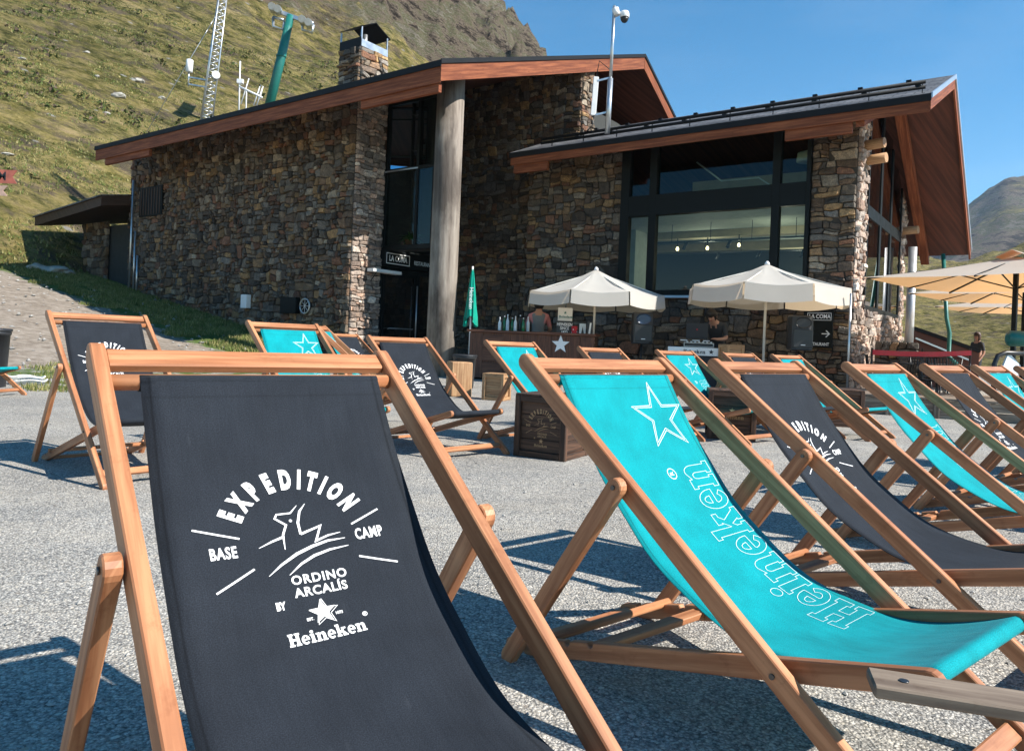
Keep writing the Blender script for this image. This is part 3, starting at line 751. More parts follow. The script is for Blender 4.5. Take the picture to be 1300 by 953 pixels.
for i in range(NR):
    for j in range(NY):
        f = m.bm.faces.new((V[i][j], V[i+1][j], V[i+1][j+1], V[i][j+1])); f.smooth = True
        for l in f.loops: l[m.col] = (RK[l.vert], 0, 0, 1)
hill_o = m.build('hillside', 'hill'); tag(hill_o, kind='structure')
# far mountain
M['farhill'] = M['hill'].copy(); M['farhill'].name = 'far_mountain_rock'
ntf = M['farhill'].node_tree
for n in ntf.nodes:
    if n.type == 'MAPPING': n.inputs['Scale'].default_value = (46, 40, 26)
    if n.type == 'BUMP': n.inputs['Distance'].default_value *= 14
m = MB(); V = []
EF = [(.05, .02), (.3, .06), (.45, .10), (.55, .165), (.615, .212), (.66, .25), (.72, .262), (.80, .245), (1., .20), (1.4, .1)]
for i in range(161):
    r = .1+1.1*i/160; row = []
    for j in range(71):
        t = j/70; Y = 420+1180*t; E = lerp_tab(EF, r)
        z = -6+(E*1350+6)*min(1, (t/.79))**1.05-(max(0, t-.79)*700)
        d = noise.ridged_multi_fractal(Vector((r*Y*.0035, Y*.0035, 2)), 1., 2.1, 6, 1, 2)*26*min(1, t*3)-20*min(1, t*3)
        row.append(m.bm.verts.new((r*Y, Y, z+d)))
    V.append(row)
for i in range(160):
    for j in range(70):
        f = m.bm.faces.new((V[i][j], V[i+1][j], V[i+1][j+1], V[i][j+1])); f.smooth = True
        for l in f.loops: l[m.col] = (.52, 0, 0, 1)
tag(m.build('mountain', 'farhill'), kind='structure')

# grass blades as stuff: bank strip and near hillside
from mathutils.bvhtree import BVHTree
bt = BVHTree.FromPolygons([v.co.copy() for v in hill_o.data.vertices], [tuple(p.vertices) for p in hill_o.data.polygons])
def blades(bm, uvl, colr, n, fn, h0, h1, w):
    for _ in range(n):
        p = fn()
        if p is None: continue
        for k in range(3):
            q = p+Vector((random.gauss(0, .05), random.gauss(0, .05), 0)); a = random.random()*PI; h = random.uniform(h0, h1)
            dx, dy = math.cos(a)*w, math.sin(a)*w; lean = Vector((random.gauss(0, .35)*h, random.gauss(0, .35)*h, h))
            f = bm.faces.new([bm.verts.new(q+Vector((-dx, -dy, -.01))), bm.verts.new(q+Vector((dx, dy, -.01))), bm.verts.new(q+lean)])
            f.material_index = random.choice((0, 0, 1, 2))
def bankp():
    L = random.uniform(12.6, 28); S = random.uniform(9.2, 12.4) if random.random() < .8 else random.uniform(4, 12)
    P = W(L, S, 0)
    g = gcol(P.x, P.y)[1]
    if noise.noise(P*1.3)*.8+g < .75: return None
    P.z = ground(P.x, P.y); return P
def tuftp():
    r = random.uniform(-.66, -.53); Y = random.uniform(8.8, 12.5); P = Vector((r*Y, Y, 0))
    if noise.noise(P*1.7) < .02: return None
    P.z = ground(P.x, P.y); return P
def hillp():
    r = random.uniform(-.75, .02); Y = random.uniform(24, 70); P = Vector((r*Y, Y, 200))
    h = bt.ray_cast(P, Vector((0, 0, -1)))
    if h[0] is None: return None
    if noise.noise(h[0]*.35) < -.08: return None
    return h[0]
M['blade1'] = plain('grass_blade_green', (.11, .14, .035), .7, 0, .3, 3, 0, .2)
M['blade2'] = plain('grass_blade_yellow', (.30, .26, .11), .7, 0, .3, 3, 0, .2)
M['blade3'] = plain('grass_blade_olive', (.16, .16, .05), .7, 0, .3, 3, 0, .2)
for (nm, n, fn, h0, h1, w) in (('grass', 26000, bankp, .04, .13, .012), ('grass', 1500, tuftp, .03, .1, .008), ('grass', 30000, hillp, .05, .14, .03)):
    bm = bmesh.new(); blades(bm, None, None, n, fn, h0, h1, w)
    me = bpy.data.meshes.new(nm); bm.to_mesh(me); bm.free()
    for k in ('blade1', 'blade2', 'blade3'): me.materials.append(M[k])
    o = bpy.data.objects.new(nm, me); C.objects.link(o); tag(o, kind='stuff')
# low dark heather clumps on the hillside
bm = bmesh.new()
for _ in range(3600):
    P = hillp()
    if P is None or noise.noise(P*.16+Vector((3, 0, 0))) < .02: continue
    s0 = random.uniform(.12, .42)
    for k in range(12):
        q = P+Vector((random.gauss(0, s0*.6), random.gauss(0, s0*.4), random.uniform(-.02, s0*.5))); e = s0*.45
        f = bm.faces.new([bm.verts.new(q+Vector([random.uniform(-e, e) for _ in range(3)])) for _ in range(3)]); f.material_index = random.choice((0, 0, 1))
me = bpy.data.meshes.new('heather'); bm.to_mesh(me); bm.free()
M['heath1'] = plain('heather_olive', (.07, .09, .028), .8, 0, .4, 2, 0, .1); M['heath2'] = plain('heather_brown', (.11, .08, .06), .8, 0, .4, 2, 0, .1)
me.materials.append(M['heath1']); me.materials.append(M['heath2']); o = bpy.data.objects.new('heather', me); C.objects.link(o); tag(o, kind='stuff')
# loose pebbles on terrace and bank
M['pebble'] = plain('loose_pebble', (.30, .29, .27), .9, 0, .6, 1.7, .3)
m = MB()
for _ in range(2600):
    if random.random() < .6: Y = random.uniform(.9, 9); x = random.uniform(-.75, .75)*Y; s = random.uniform(.004, .011)
    else:
        P = W(random.uniform(12.6, 28), random.uniform(2, 12.3), 0); x, Y = P.x, P.y; s = random.uniform(.015, .07)
    z = ground(x, Y); c = Vector((x, Y, z+s*.3)); sc = Vector((random.uniform(.7, 1.4), random.uniform(.7, 1.4), random.uniform(.4, .8)))
    vs = [m.bm.verts.new(c+Vector([a*b*s*random.uniform(.7, 1.1) for a, b in zip(q, sc)])) for q in ((1, 0, 0), (0, 1, 0), (-1, 0, 0), (0, -1, 0), (0, 0, 1), (0, 0, -1))]
    for a, b in ((0, 1), (1, 2), (2, 3), (3, 0)): m.bm.faces.new((vs[a], vs[b], vs[4])); m.bm.faces.new((vs[b], vs[a], vs[5]))
tag(m.build('pebbles', 'pebble'), kind='stuff')
# pale boulders on the hillside
M['boulder'] = plain('pale_boulder', (.33, .31, .27), .9, 0, .3, .8, .5)
def boulder(px, py, w, h, label, group='pale boulders on the hillside'):
    d = at(px, py, 1.)-Vector((0, 0, HC)); hit = bt.ray_cast(Vector((0, 0, HC)), d.normalized())
    if hit[0] is None: return
    P = hit[0]; k = P.y/F; s = w*k/2
    bm = bmesh.new(); bmesh.ops.create_icosphere(bm, subdivisions=3, radius=1)
    sd = random.random()*50
    for v in bm.verts:
        n = v.co.normalized(); q = 1+.35*noise.noise(n*1.3+Vector((sd, 0, 0)))+.15*noise.noise(n*4+Vector((sd, 0, 0)))
        v.co = Vector((n.x*s*q, n.y*s*q*.8, n.z*max(h*k/2, .25*s)*q*.8+n.x*s*.3))
    me = bpy.data.meshes.new('boulder'); bm.to_mesh(me); bm.free(); me.materials.append(M['boulder'])
    o = bpy.data.objects.new('boulder', me); C.objects.link(o); o.location = P; o.rotation_euler = (0, R(18), 0); tag(o, label, 'boulder', group)
for px, py, w, h, lb in [(150, 122, 17, 12, 'largest pale boulder on the hillside, above the low end of the roof'), (174, 103, 16, 9, 'flat pale boulder just right of and above the largest one'), (205, 125, 9, 8, 'small pale boulder nearest the guyed mast, above the eave'),
        (110, 67, 9, 5, 'small pale stone on the upper hillside under a dirt track'), (28, 75, 9, 5, 'pale stone near the left edge of the hillside, upper half'), (9, 196, 14, 6, 'grey stone just above the red arrow sign'),
        (123, 97, 6, 5, 'tiny pale stone left of the flat boulder'), (135, 144, 10, 5, 'low pale stone below the largest boulder')]:
    boulder(px, py, w, h, lb)
# rocky shelf by the annex and grassy bushes on the hill
for px, py, w, h, lb in [(72, 341, 34, 10, 'flat grey rock outcrop at the foot of the bank left of the annex'), (48, 334, 22, 7, 'low grey rock left of the flat outcrop by the annex'), (86, 344, 16, 8, 'grey rock touching the annex wall')]:
    Y = 25.5; P = at(px, py, Y); k = Y/F
    bm = bmesh.new(); bmesh.ops.create_icosphere(bm, subdivisions=3, radius=1)
    for v in bm.verts:
        n = v.co.normalized(); q = 1+.5*noise.noise(n*1.6+Vector((px, 0, 0))); v.co = Vector((n.x*w*k/2*q, n.y*w*k/2*q, n.z*h*k/2*q*1.4))
    me = bpy.data.meshes.new('rock'); bm.to_mesh(me); bm.free(); me.materials.append(M['boulder'])
    o = bpy.data.objects.new('rock', me); C.objects.link(o); o.location = (P.x, P.y, ground(P.x, P.y)+.05); tag(o, lb, 'rock', 'grey rocks at the foot of the bank')

# ------------------------------------------------------------------ building
bld = thing('restaurant_building', 'rubble stone mountain restaurant with red timber eaves and large dark windows', 'building', (0, 0, 0), -BY)
PAL = [(.155, .10, .055), (.20, .125, .06), (.105, .068, .044), (.115, .10, .085), (.09, .078, .066), (.055, .044, .035), (.14, .068, .04), (.21, .17, .125), (.13, .098, .07), (.10, .085, .07), (.16, .125, .09), (.075, .054, .04), (.12, .075, .045)]
PAL_SUNLIT = [(.17, .13, .105), (.135, .10, .08), (.20, .17, .145), (.12, .095, .08), (.18, .12, .09), (.10, .085, .075), (.15, .12, .10)]  # same stone as PAL, lightened and pinker: sunlight put into the colour
def clip(poly, nx, ny, d):
    out = []
    for i in range(len(poly)):
        a, b = poly[i-1], poly[i]; da, db = a[0]*nx+a[1]*ny-d, b[0]*nx+b[1]*ny-d
        if (da <= 0) != (db <= 0):
            k = da/(da-db); out.append((a[0]+(b[0]-a[0])*k, a[1]+(b[1]-a[1])*k))
        if db <= 0: out.append(b)
    return out
def stone_wall(name, o, eu, ev, poly, seed, cu=.30, cv=.20, parent=None, depth=.05, pal=PAL, gain=1., back=True):
    """rubble masonry in the plane o+eu*u+ev*v (outward normal eu x ev), inside a convex polygon"""
    rnd = random.Random(seed); o, eu, ev = Vector(o), Vector(eu).normalized(), Vector(ev).normalized(); n = eu.cross(ev).normalized()
    u0, u1 = min(p[0] for p in poly), max(p[0] for p in poly); v0, v1 = min(p[1] for p in poly), max(p[1] for p in poly)
    m = MB(); mi = 0; rects = []; stack = [(u0, v0, u1, v1)]
    while stack:                      # random rubble: split until each stone has a plausible size
        a, b, c_, d_ = stack.pop(); w, h = c_-a, d_-b
        tw, th_ = cu*rnd.uniform(.55, 1.75), cv*rnd.uniform(.55, 1.75)
        if w <= tw*1.35 and h <= th_*1.35: rects.append((a, b, c_, d_)); continue
        f = rnd.uniform(.34, .66)
        if w/tw > h/th_: stack += [(a, b, a+w*f, d_), (a+w*f, b, c_, d_)]
        else: stack += [(a, b, c_, b+h*f), (a, b+h*f, c_, d_)]
    sd_ = Vector((seed*7.3, seed*3.1, 0))
    def warp(u, v):
        e = min(1., min(u-u0, u1-u, v-v0, v1-v)/.10); e = max(0., e)
        q = Vector((u*2.6, v*2.6, 0))+sd_; q2 = Vector((u*8, v*8, 5))+sd_
        return (u+e*(noise.noise(q)*.10*cu/.25+noise.noise(q2)*.035), v+e*(noise.noise(q+Vector((9, 9, 9)))*.085+noise.noise(q2+Vector((5, 5, 5)))*.03))
    for a, b, c_, d_ in rects:
        j = lambda: rnd.uniform(-.012, .012)
        cell = []
        P4 = [(a, b), (c_, b), (c_, d_), (a, d_)]
        for (x0, y0), (x1, y1) in zip(P4, P4[1:]+P4[:1]):
            L_ = math.hypot(x1-x0, y1-y0); n_ = 1 if L_ < .16 else 2
            for k_ in range(n_): cell.append(warp(x0+(x1-x0)*k_/n_, y0+(y1-y0)*k_/n_))
        cx = sum(p[0] for p in cell)/len(cell); cy = sum(p[1] for p in cell)/len(cell)
        ext = max(math.hypot(p[0]-cx, p[1]-cy) for p in cell)
        if ext < .02: continue
        # round the corners: subdivide & pull
        ring = []; nc = len(cell)
        for k_ in range(nc):
            p, q, r_ = cell[k_-1], cell[k_], cell[(k_+1) % nc]
            c1, c2 = rnd.uniform(.05, .24), rnd.uniform(.05, .24)
            ring.append((q[0]+(p[0]-q[0])*c1, q[1]+(p[1]-q[1])*c1)); ring.append((q[0]+(r_[0]-q[0])*c2, q[1]+(r_[1]-q[1])*c2))
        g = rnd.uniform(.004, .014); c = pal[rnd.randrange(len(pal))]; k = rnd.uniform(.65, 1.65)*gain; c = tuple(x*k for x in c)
        dep = depth*rnd.uniform(.35, 1.5); tx, ty = rnd.uniform(-.22, .22), rnd.uniform(-.22, .22)
        def pt(p, sc, dd):
            dx, dy = p[0]-cx, p[1]-cy; L = math.hypot(dx, dy); k2 = max(.2, (L-g)/L)*sc if L > 1e-6 else 1
            return o+eu*(cx+dx*k2)+ev*(cy+dy*k2)+n*(dd+(tx*dx+ty*dy)*(1 if dd > 0 else 0))
        r0 = [pt(p, 1, -.04) for p in ring]; r1 = [pt(p, .985, dep*.55) for p in ring]; r2 = [pt(p, .88, dep*rnd.uniform(.8, 1.15)) for p in ring]
        V0, V1, V2 = [[m.bm.verts.new(p) for p in r] for r in (r0, r1, r2)]; cc = m.bm.verts.new(pt((cx, cy), 1, dep*1.08))
        fs = []
        for a in range(len(ring)):
            b = (a+1) % len(ring)
            fs += [m.bm.faces.new((V0[a], V0[b], V1[b], V1[a])), m.bm.faces.new((V1[a], V1[b], V2[b], V2[a])), m.bm.faces.new((V2[a], V2[b], cc))]
        for f in fs:
            f.smooth = False
            for l in f.loops: l[m.col] = col4(c)
    if back:
        f = m.face([o+eu*p[0]+ev*p[1]-n*.002 for p in poly], mi=1)
    return m.build(name, ['stone', 'mortar'], parent, False)
X_ = Vector((1, 0, 0)); Y_ = Vector((0, 1, 0)); Z_ = Vector((0, 0, 1))
FS = 15.63; GS = 12.45
# building-local: x=-L, y=S. front-facing wall: eu=+x, ev=z -> normal = x cross z = -y (towards the viewer)
def front_wall(name, L0, L1, S, z0, z1, seed, **k): return stone_wall(name, (-L1, S, 0), X_, Z_, [(0, z0), (L1-L0, z0), (L1-L0, z1), (0, z1)], seed, parent=bld, **k)
# right-facing wall: eu=+y, ev=z -> normal +x; raised gain puts sunlight into the stone colour
def side_wall(name, L, S0, S1, z0, z1, seed, **k): return stone_wall(name, (-L, S0, 0), Y_, Z_, [(0, z0), (S1-S0, z0), (S1-S0, z1), (0, z1)], seed, parent=bld, **k)
front_wall('wall', 14.09, 25.05, GS, -.3, 6.68, 1, cu=.21, cv=.16, depth=.06)
side_wall('pier', 14.09, GS, 13.45, -.3, 6.75, 2, cu=.24, cv=.11, pal=PAL_SUNLIT, gain=2.1)
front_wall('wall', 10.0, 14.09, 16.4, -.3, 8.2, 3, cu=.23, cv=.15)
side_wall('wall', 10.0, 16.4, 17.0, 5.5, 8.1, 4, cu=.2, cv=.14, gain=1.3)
front_wall('wall', 8.27, 11.0, FS, -.3, 5.62, 5, cu=.24, cv=.14)
front_wall('wall', 4.0, 8.27, FS, -.3, 2.02, 6, cu=.30, cv=.17)
front_wall('pillar', 3.15, 4.0, FS, -.3, 5.62, 7, cu=.25, cv=.115, gain=1.15)
side_wall('pillar', 3.15, FS, 16.55, -.3, 5.95, 8, cu=.22, cv=.13, pal=PAL_SUNLIT, gain=2.6)
side_wall('wall', 3.15, 16.55, 20.75, -.3, 1.80, 9, cu=.24, cv=.14, pal=PAL_SUNLIT, gain=2.3)
side_wall('pillar', 3.15, 20.75, 21.6, -.3, 5.2, 10, cu=.22, cv=.13, pal=PAL_SUNLIT, gain=2.4)
front_wall('buttress', 2.2, 3.05, 17.6, -.3, 1.15, 12, cu=.3, cv=.2)
# plain inner bodies (dark; core added to block light and darken the interior), well inside the stone faces
m = MB()
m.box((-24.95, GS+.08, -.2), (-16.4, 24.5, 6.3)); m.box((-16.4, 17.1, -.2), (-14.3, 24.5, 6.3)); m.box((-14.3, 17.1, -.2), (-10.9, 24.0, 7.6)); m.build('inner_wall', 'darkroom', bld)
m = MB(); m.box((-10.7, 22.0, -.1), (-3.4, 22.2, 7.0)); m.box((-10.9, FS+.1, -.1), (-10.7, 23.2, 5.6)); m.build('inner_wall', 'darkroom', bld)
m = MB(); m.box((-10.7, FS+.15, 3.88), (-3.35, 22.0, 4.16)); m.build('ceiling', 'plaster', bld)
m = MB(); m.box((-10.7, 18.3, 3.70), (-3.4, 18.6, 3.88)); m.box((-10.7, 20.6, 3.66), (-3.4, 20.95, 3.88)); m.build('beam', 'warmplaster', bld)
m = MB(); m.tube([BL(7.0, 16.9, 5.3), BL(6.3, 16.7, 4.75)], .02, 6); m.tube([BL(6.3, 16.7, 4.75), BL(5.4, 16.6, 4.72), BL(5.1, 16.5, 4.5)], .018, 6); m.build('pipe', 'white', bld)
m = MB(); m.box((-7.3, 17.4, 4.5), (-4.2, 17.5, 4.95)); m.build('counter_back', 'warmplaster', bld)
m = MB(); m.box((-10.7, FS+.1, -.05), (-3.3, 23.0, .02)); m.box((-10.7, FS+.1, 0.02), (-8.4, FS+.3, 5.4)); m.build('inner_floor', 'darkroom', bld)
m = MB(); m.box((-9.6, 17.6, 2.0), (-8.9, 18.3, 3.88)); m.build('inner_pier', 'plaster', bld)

# roofs: profile along S, extruded along L
def roof(name, prof, L0, L1, th_w=.26, th_c=.07, eavebits=()):
    """prof = [(S,z) eave, ridge, far eave] of the covering's top"""
    def slab(m, inset, top, bot, a0, a1, ss=1):
        P = prof
        pts_t = [(P[0][0]+inset, P[0][1]+inset*(P[1][1]-P[0][1])/(P[1][0]-P[0][0])-top), (P[1][0], P[1][1]-top), (P[2][0]-inset, P[2][1]+inset*(P[1][1]-P[2][1])/(P[2][0]-P[1][0])-top)]
        pts_b = [(q[0], q[1]-(bot-top)) for q in pts_t][::-1]
        m.plank(pts_t+pts_b, a0, a1, .004)
    m = MB(); slab(m, 0, 0, th_c, -L1, -L0); rf = m.build(name, 'roofing', bld)
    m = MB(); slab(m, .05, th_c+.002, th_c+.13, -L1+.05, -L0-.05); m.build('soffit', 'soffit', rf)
    # eave board and rake boards
    m = MB(); e = prof[0]; m.box((-L1+.03, e[0]+.02, e[1]-th_c-th_w-.02), (-L0-.03, e[0]+.055, e[1]-th_c-.004), .004); m.build('fascia', 'fascia', rf)
    m = MB(); m.box((-L1, e[0]-.012, e[1]-.13), (-L0, e[0]+.018, e[1]-.004), .003)
    m.build('gutter_trim', 'lead', rf)
    for k, (a, b) in enumerate(((prof[0], prof[1]), (prof[1], prof[2]))):
        m = MB(); sl = (b[1]-a[1])/(b[0]-a[0]); dn = th_c+.005; h = th_w
        q = [(a[0]+.02, a[1]-dn+.02*sl), (b[0]-(.0 if k == 0 else .02), b[1]-dn), (b[0]-(.0 if k == 0 else .02), b[1]-dn-h), (a[0]+.02, a[1]-dn-h+.02*sl)]
        m.plank(q, -L0-.045, -L0-.008, .003); m.build('rake_board', 'fascia', rf)
        m = MB(); q = [(a[0]-.01, a[1]+.012), (b[0], b[1]+.012), (b[0], b[1]-.085), (a[0]-.01, a[1]-.085)]
        m.plank(q, -L0-.006, -L0+.022, .002); m.build('flashing', 'paleflash' if name == 'roof_low' else 'lead', rf)
    return rf
def roof_mat():
    mt, nt, p, o = nodes('slate_roofing')
    v = coords(nt, 'Object'); br = N(nt, 'ShaderNodeTexBrick', Scale=1.0); br.inputs['Brick Width'].default_value = .35; br.inputs['Row Height'].default_value = .22; br.inputs['Mortar Size'].default_value = .012
    br.inputs['Color1'].default_value = (.09, .092, .10, 1); br.inputs['Color2'].default_value = (.15, .15, .155, 1); br.inputs['Mortar'].default_value = (.02, .02, .02, 1)
    nt.links.new(v, br.inputs['Vector']); c = mixc(nt, br.outputs['Color'], ramp(nt, noi(nt, v, 3, 8, .7), [(.3, (.6,)*3), (.7, (1.5,)*3)]).outputs[0], 1., 'MULTIPLY')
    nt.links.new(c, p.inputs['Base Color']); p.inputs['Roughness'].default_value = .7; p.inputs['Specular IOR Level'].default_value = .25
    bump(nt, p, br.outputs['Fac'], -.5, .02); return mt
M['roofing'] = roof_mat()
roof('roof', [(10.8, 6.30), (19.6, 9.36), (25.6, 6.2)], 9.85, 24.15, .34, .08)
roof('roof_low', [(14.43, 5.40), (17.89, 6.80), (23.3, 3.82)], 1.78, 10.80, .22, .07)
# lower boards under the eaves
for (a, b, S, z0, z1) in ((9.72, 10.70, 14.50, 4.90, 5.105), (3.05, 4.25, 14.50, 4.90, 5.105), (9.95, 12.2, 10.87, 5.70, 5.875), (21.0, 23.6, 10.87, 5.68, 5.875)):
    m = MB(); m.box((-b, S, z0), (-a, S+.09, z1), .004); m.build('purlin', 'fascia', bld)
# rafters/soffit beam on right gable, brown soffit strip
m = MB(); m.plank([(17.9, 6.55), (23.2, 3.63), (23.2, 3.40), (17.9, 6.30)], -2.95, -2.75, .004); m.build('rafter', 'fascia', bld)
m = MB(); m.plank([(14.55, 5.22), (17.85, 6.55), (17.85, 6.33), (14.55, 5.0)], -3.0, -2.85, .004); m.build('rafter', 'fascia', bld)
for s_, z_ in ((16.1, 5.02), (16.35, 4.78), (21.05, 4.02)):
    m = MB(); m.tube([BL(3.4, s_, z_), BL(2.75, s_-.12, z_+.02)], .10, 16); m.build('log_end', 'wood_crate', bld)
# snow guard on low roof
m = MB()
for dz in (.13, .22): m.tube([BL(1.9, 14.62, 5.45+dz), BL(10.0, 14.62, 5.45+dz)], .034, 8)
for k in range(10): m.bar(BL(1.95+k*.86, 14.62, 5.42), BL(1.95+k*.86, 14.62, 5.68), .03, .012)
m.build('snow_guard', 'lead', bld)
m = MB()
for k in range(9):
    for j in range(2): m.box((-2.2-k*.95-.05-j*.4, 15.9+j*1.6, 6.02+j*.64), (-2.2-k*.95+.05-j*.4, 15.98+j*1.6, 6.075+j*.64))
m.build('snow_stop', 'lead', bld)
# big window, right wing front
def window(rects, S, bars, name='window', axis='f', gm='glass', depth=.12):
    """rects of glass (a0,a1,z0,z1); bars of frame; axis f: a=L at plane S; axis s: a=S at plane L"""
    m = MB()
    for a0, a1, z0, z1 in bars:
        if axis == 'f': m.box((-a1, S-depth, z0), (-a0, S+.06, z1), .006)
        else: m.box((-S-.06, a0, z0), (-S+depth, a1, z1), .006)
    fr = m.build(name, 'frame', bld)
    for a0, a1, z0, z1 in rects:
        m = MB()
        if axis == 'f': m.face([(-a1, S-.03, z0), (-a0, S-.03, z0), (-a0, S-.03, z1), (-a1, S-.03, z1)])
        else: m.face([(-S+.03, a0, z0), (-S+.03, a1, z0), (-S+.03, a1, z1), (-S+.03, a0, z1)])
        m.build('pane', gm, fr)
    return fr
window([(7.55, 8.05, 2.12, 3.85), (4.74, 7.36, 2.12, 3.85), (4.06, 4.60, 2.12, 3.85), (7.5, 8.05, 4.28, 5.42), (4.74, 7.42, 4.28, 5.42), (4.06, 4.6, 4.28, 5.42)], FS-.02,
       [(4.0, 8.27, 2.0, 2.12), (4.0, 8.27, 5.42, 5.58), (8.05, 8.27, 2.12, 5.42), (4.0, 4.08, 2.12, 5.42), (4.6, 4.76, 2.12, 5.42), (7.36, 7.54, 2.12, 5.42), (4.08, 4.6, 3.83, 4.3), (4.76, 7.36, 3.83, 4.3), (7.54, 8.05, 3.83, 4.3)])
m = MB(); m.box((-8.3, FS-.16, 1.94), (-3.98, FS-.03, 1.998), .004); m.build('sill', 'paleflash', bld)
window([(16.6, 17.9, 1.86, 5.9), (18.05, 19.2, 1.86, 5.9), (19.35, 20.7, 1.86, 5.4)], 3.15, [(16.55, 20.75, 1.78, 1.88), (16.55, 16.63, 1.88, 5.9), (17.88, 18.06, 1.88, 6.1), (19.18, 19.36, 1.88, 5.7), (20.68, 20.76, 1.88, 5.2), (16.63, 17.88, 3.7, 3.95), (18.06, 19.18, 3.7, 3.95), (19.36, 20.68, 3.7, 3.95)], 'window', 's', 'glass2', .05)
m = MB(); m.box((-3.5, 16.62, 3.95), (-3.42, 17.9, 6.0)); m.build('curtain', 'soffit', bld)
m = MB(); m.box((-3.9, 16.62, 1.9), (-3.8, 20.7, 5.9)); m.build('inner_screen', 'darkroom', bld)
# entrance glazing (left wing, right-facing)
window([(14.9, 16.3, .15, 2.5)], 14.09, [(13.45, 13.52, 0, 3.05), (16.3, 16.4, 0, 3.05), (13.52, 16.3, 2.5, 2.62), (14.8, 14.92, 0, 2.5), (13.52, 14.8, 3.0, 3.1), (14.65, 16.3, 3.0, 3.1), (14.92, 16.3, 0, .15)], 'window', 's', 'glass2', .03)
window([], 13.52, [(12.0, 14.05, 3.02, 3.14), (12.0, 14.05, 6.74, 7.0), (13.99, 14.07, 3.14, 6.74), (12.90, 12.98, 3.14, 6.74), (12.0, 12.08, 3.14, 6.74), (12.08, 14.0, 5.03, 5.11), (13.17, 13.20, 5.12, 6.72), (12.98, 13.2, 5.5, 5.52), (12.98, 13.2, 6.4, 6.42)], 'window', 'f', 'mirror', .05)
window([(12.98, 14.0, 3.14, 5.03), (12.08, 12.9, 3.14, 6.74)], 13.53, [(12.4, 12.44, 3.14, 6.7)], 'window', 'f', 'glass', .04)
m = MB(); m.box((-14.05, 13.6, 3.03), (-12.0, 13.95, 3.1)); m.box((-12.05, 13.6, 3.1), (-12.0, 13.95, 7.2)); m.box((-12.95, 13.96, 3.1), (-12.0, 14.0, 7.2)); m.box((-14.07, 14.45, 3.1), (-12.9, 14.5, 7.2)); m.build('lobby_box', 'darkroom', bld)
m = MB(); m.box((-12.75, 13.88, 3.2), (-12.5, 13.93, 6.7)); m.build('curtain', 'soffit', bld)
for nm_, mt_2, zA, zB in (('turned_pane', 'frame', 5.12, 6.72),):  # entrance pane at an invented angle, turned so it would mirror sky
    dl = Vector((.91, .41, 0)); a0 = Vector((-14.0, 13.56, 0)); m = MB()
    for z_ in (zA, zB, zB-.3, zA+.35): m.bar(a0+Vector((0, 0, z_)), a0+dl*.97+Vector((0, 0, z_)), .03, .04)
    for k_ in (0, .8, .97): m.bar(a0+dl*k_+Vector((0, 0, zA)), a0+dl*k_+Vector((0, 0, zB)), .03, .03, (0, 1, 0))
    lf = m.build(nm_, mt_2, bld); m = MB(); b0_ = a0+dl*.95; m.face([a0+Vector((0, 0, zA)), b0_+Vector((0, 0, zA)), b0_+Vector((0, 0, zB)), a0+Vector((0, 0, zB))]); m.build('pane', 'mirror', lf)
m = MB(); m.box((-14.06, 13.44, 5.03), (-12.9, 13.46, 5.065)); m.build('glazing_bar', 'steel', bld)
m = MB(); m.box((-14.09-.02, 13.55, .03), (-14.09+.03, 13.63, 2.48), .004); m.box((-14.09-.02, 14.7, .03), (-14.09+.03, 14.78, 2.48), .004); m.box((-14.11, 13.63, .03), (-14.06, 14.7, .2), .004); m.box((-14.11, 13.63, 2.4), (-14.06, 14.7, 2.48), .004)
d = m.build('door', 'frame', bld)
m = MB(); m.face([(-14.07, 13.63, .2), (-14.07, 14.7, .2), (-14.07, 14.7, 2.4), (-14.07, 13.63, 2.4)]); m.build('pane', 'glass2', d)
m = MB(); m.tube([BL(14.0, 13.72, 1.0), BL(13.95, 13.72, 1.02), BL(13.95, 14.6, 1.02), BL(14.0, 14.6, 1.0)], .014, 8); m.tube([BL(13.97, 14.74, .3), BL(13.97, 14.74, 2.2)], .018, 8); m.build('handle', 'steel', d)
# column of dressed concrete
mt_, nt_, p_, o_ = nodes('weathered_trunk')
v_ = coords(nt_, 'Object', (7, 7, .55)); n_ = noi(nt_, v_, 1.2, 9, .7); n2_ = noi(nt_, coords(nt_, 'Object', (1.2, 1.2, .5)), 1.1, 5, .6)
c_ = mixc(nt_, ramp(nt_, n_, [(.3, (.07, .055, .045)), (.45, (.19, .16, .135)), (.65, (.29, .26, .225))]).outputs[0], ramp(nt_, n2_, [(.38, (.45, .42, .40)), (.52, (1.05, 1.03, 1.0))]).outputs[0], 1., 'MULTIPLY')
nt_.links.new(c_, p_.inputs['Base Color']); p_.inputs['Roughness'].default_value = .85; bump(nt_, p_, n_, .6, .02); M['column'] = mt_
cp = W(11.0, 11.9, 0)
m = MB(); lc = BL(10.62, 12.0, 0); m.lathe([(.31, -.2), (.305, 2.), (.30, 4.), (.295, 6.55)], 36, lc); m.build('column', 'column', bld)
m = MB(); lc = BL(2.85, 20.9, 0); m.lathe([(.10, -.2), (.10, 3.6)], 18, lc); m.build('drainpipe', 'drainpipe', bld)
m = MB(); m.tube([BL(2.35, 22.5, 3.6), BL(2.2, 22.4, 1.9), BL(2.1, 22.2, 1.5), BL(2.1, 22.2, .9), BL(1.9, 22.1, .7)], .05, 8); m.build('drainpipe', 'green_paint', bld)
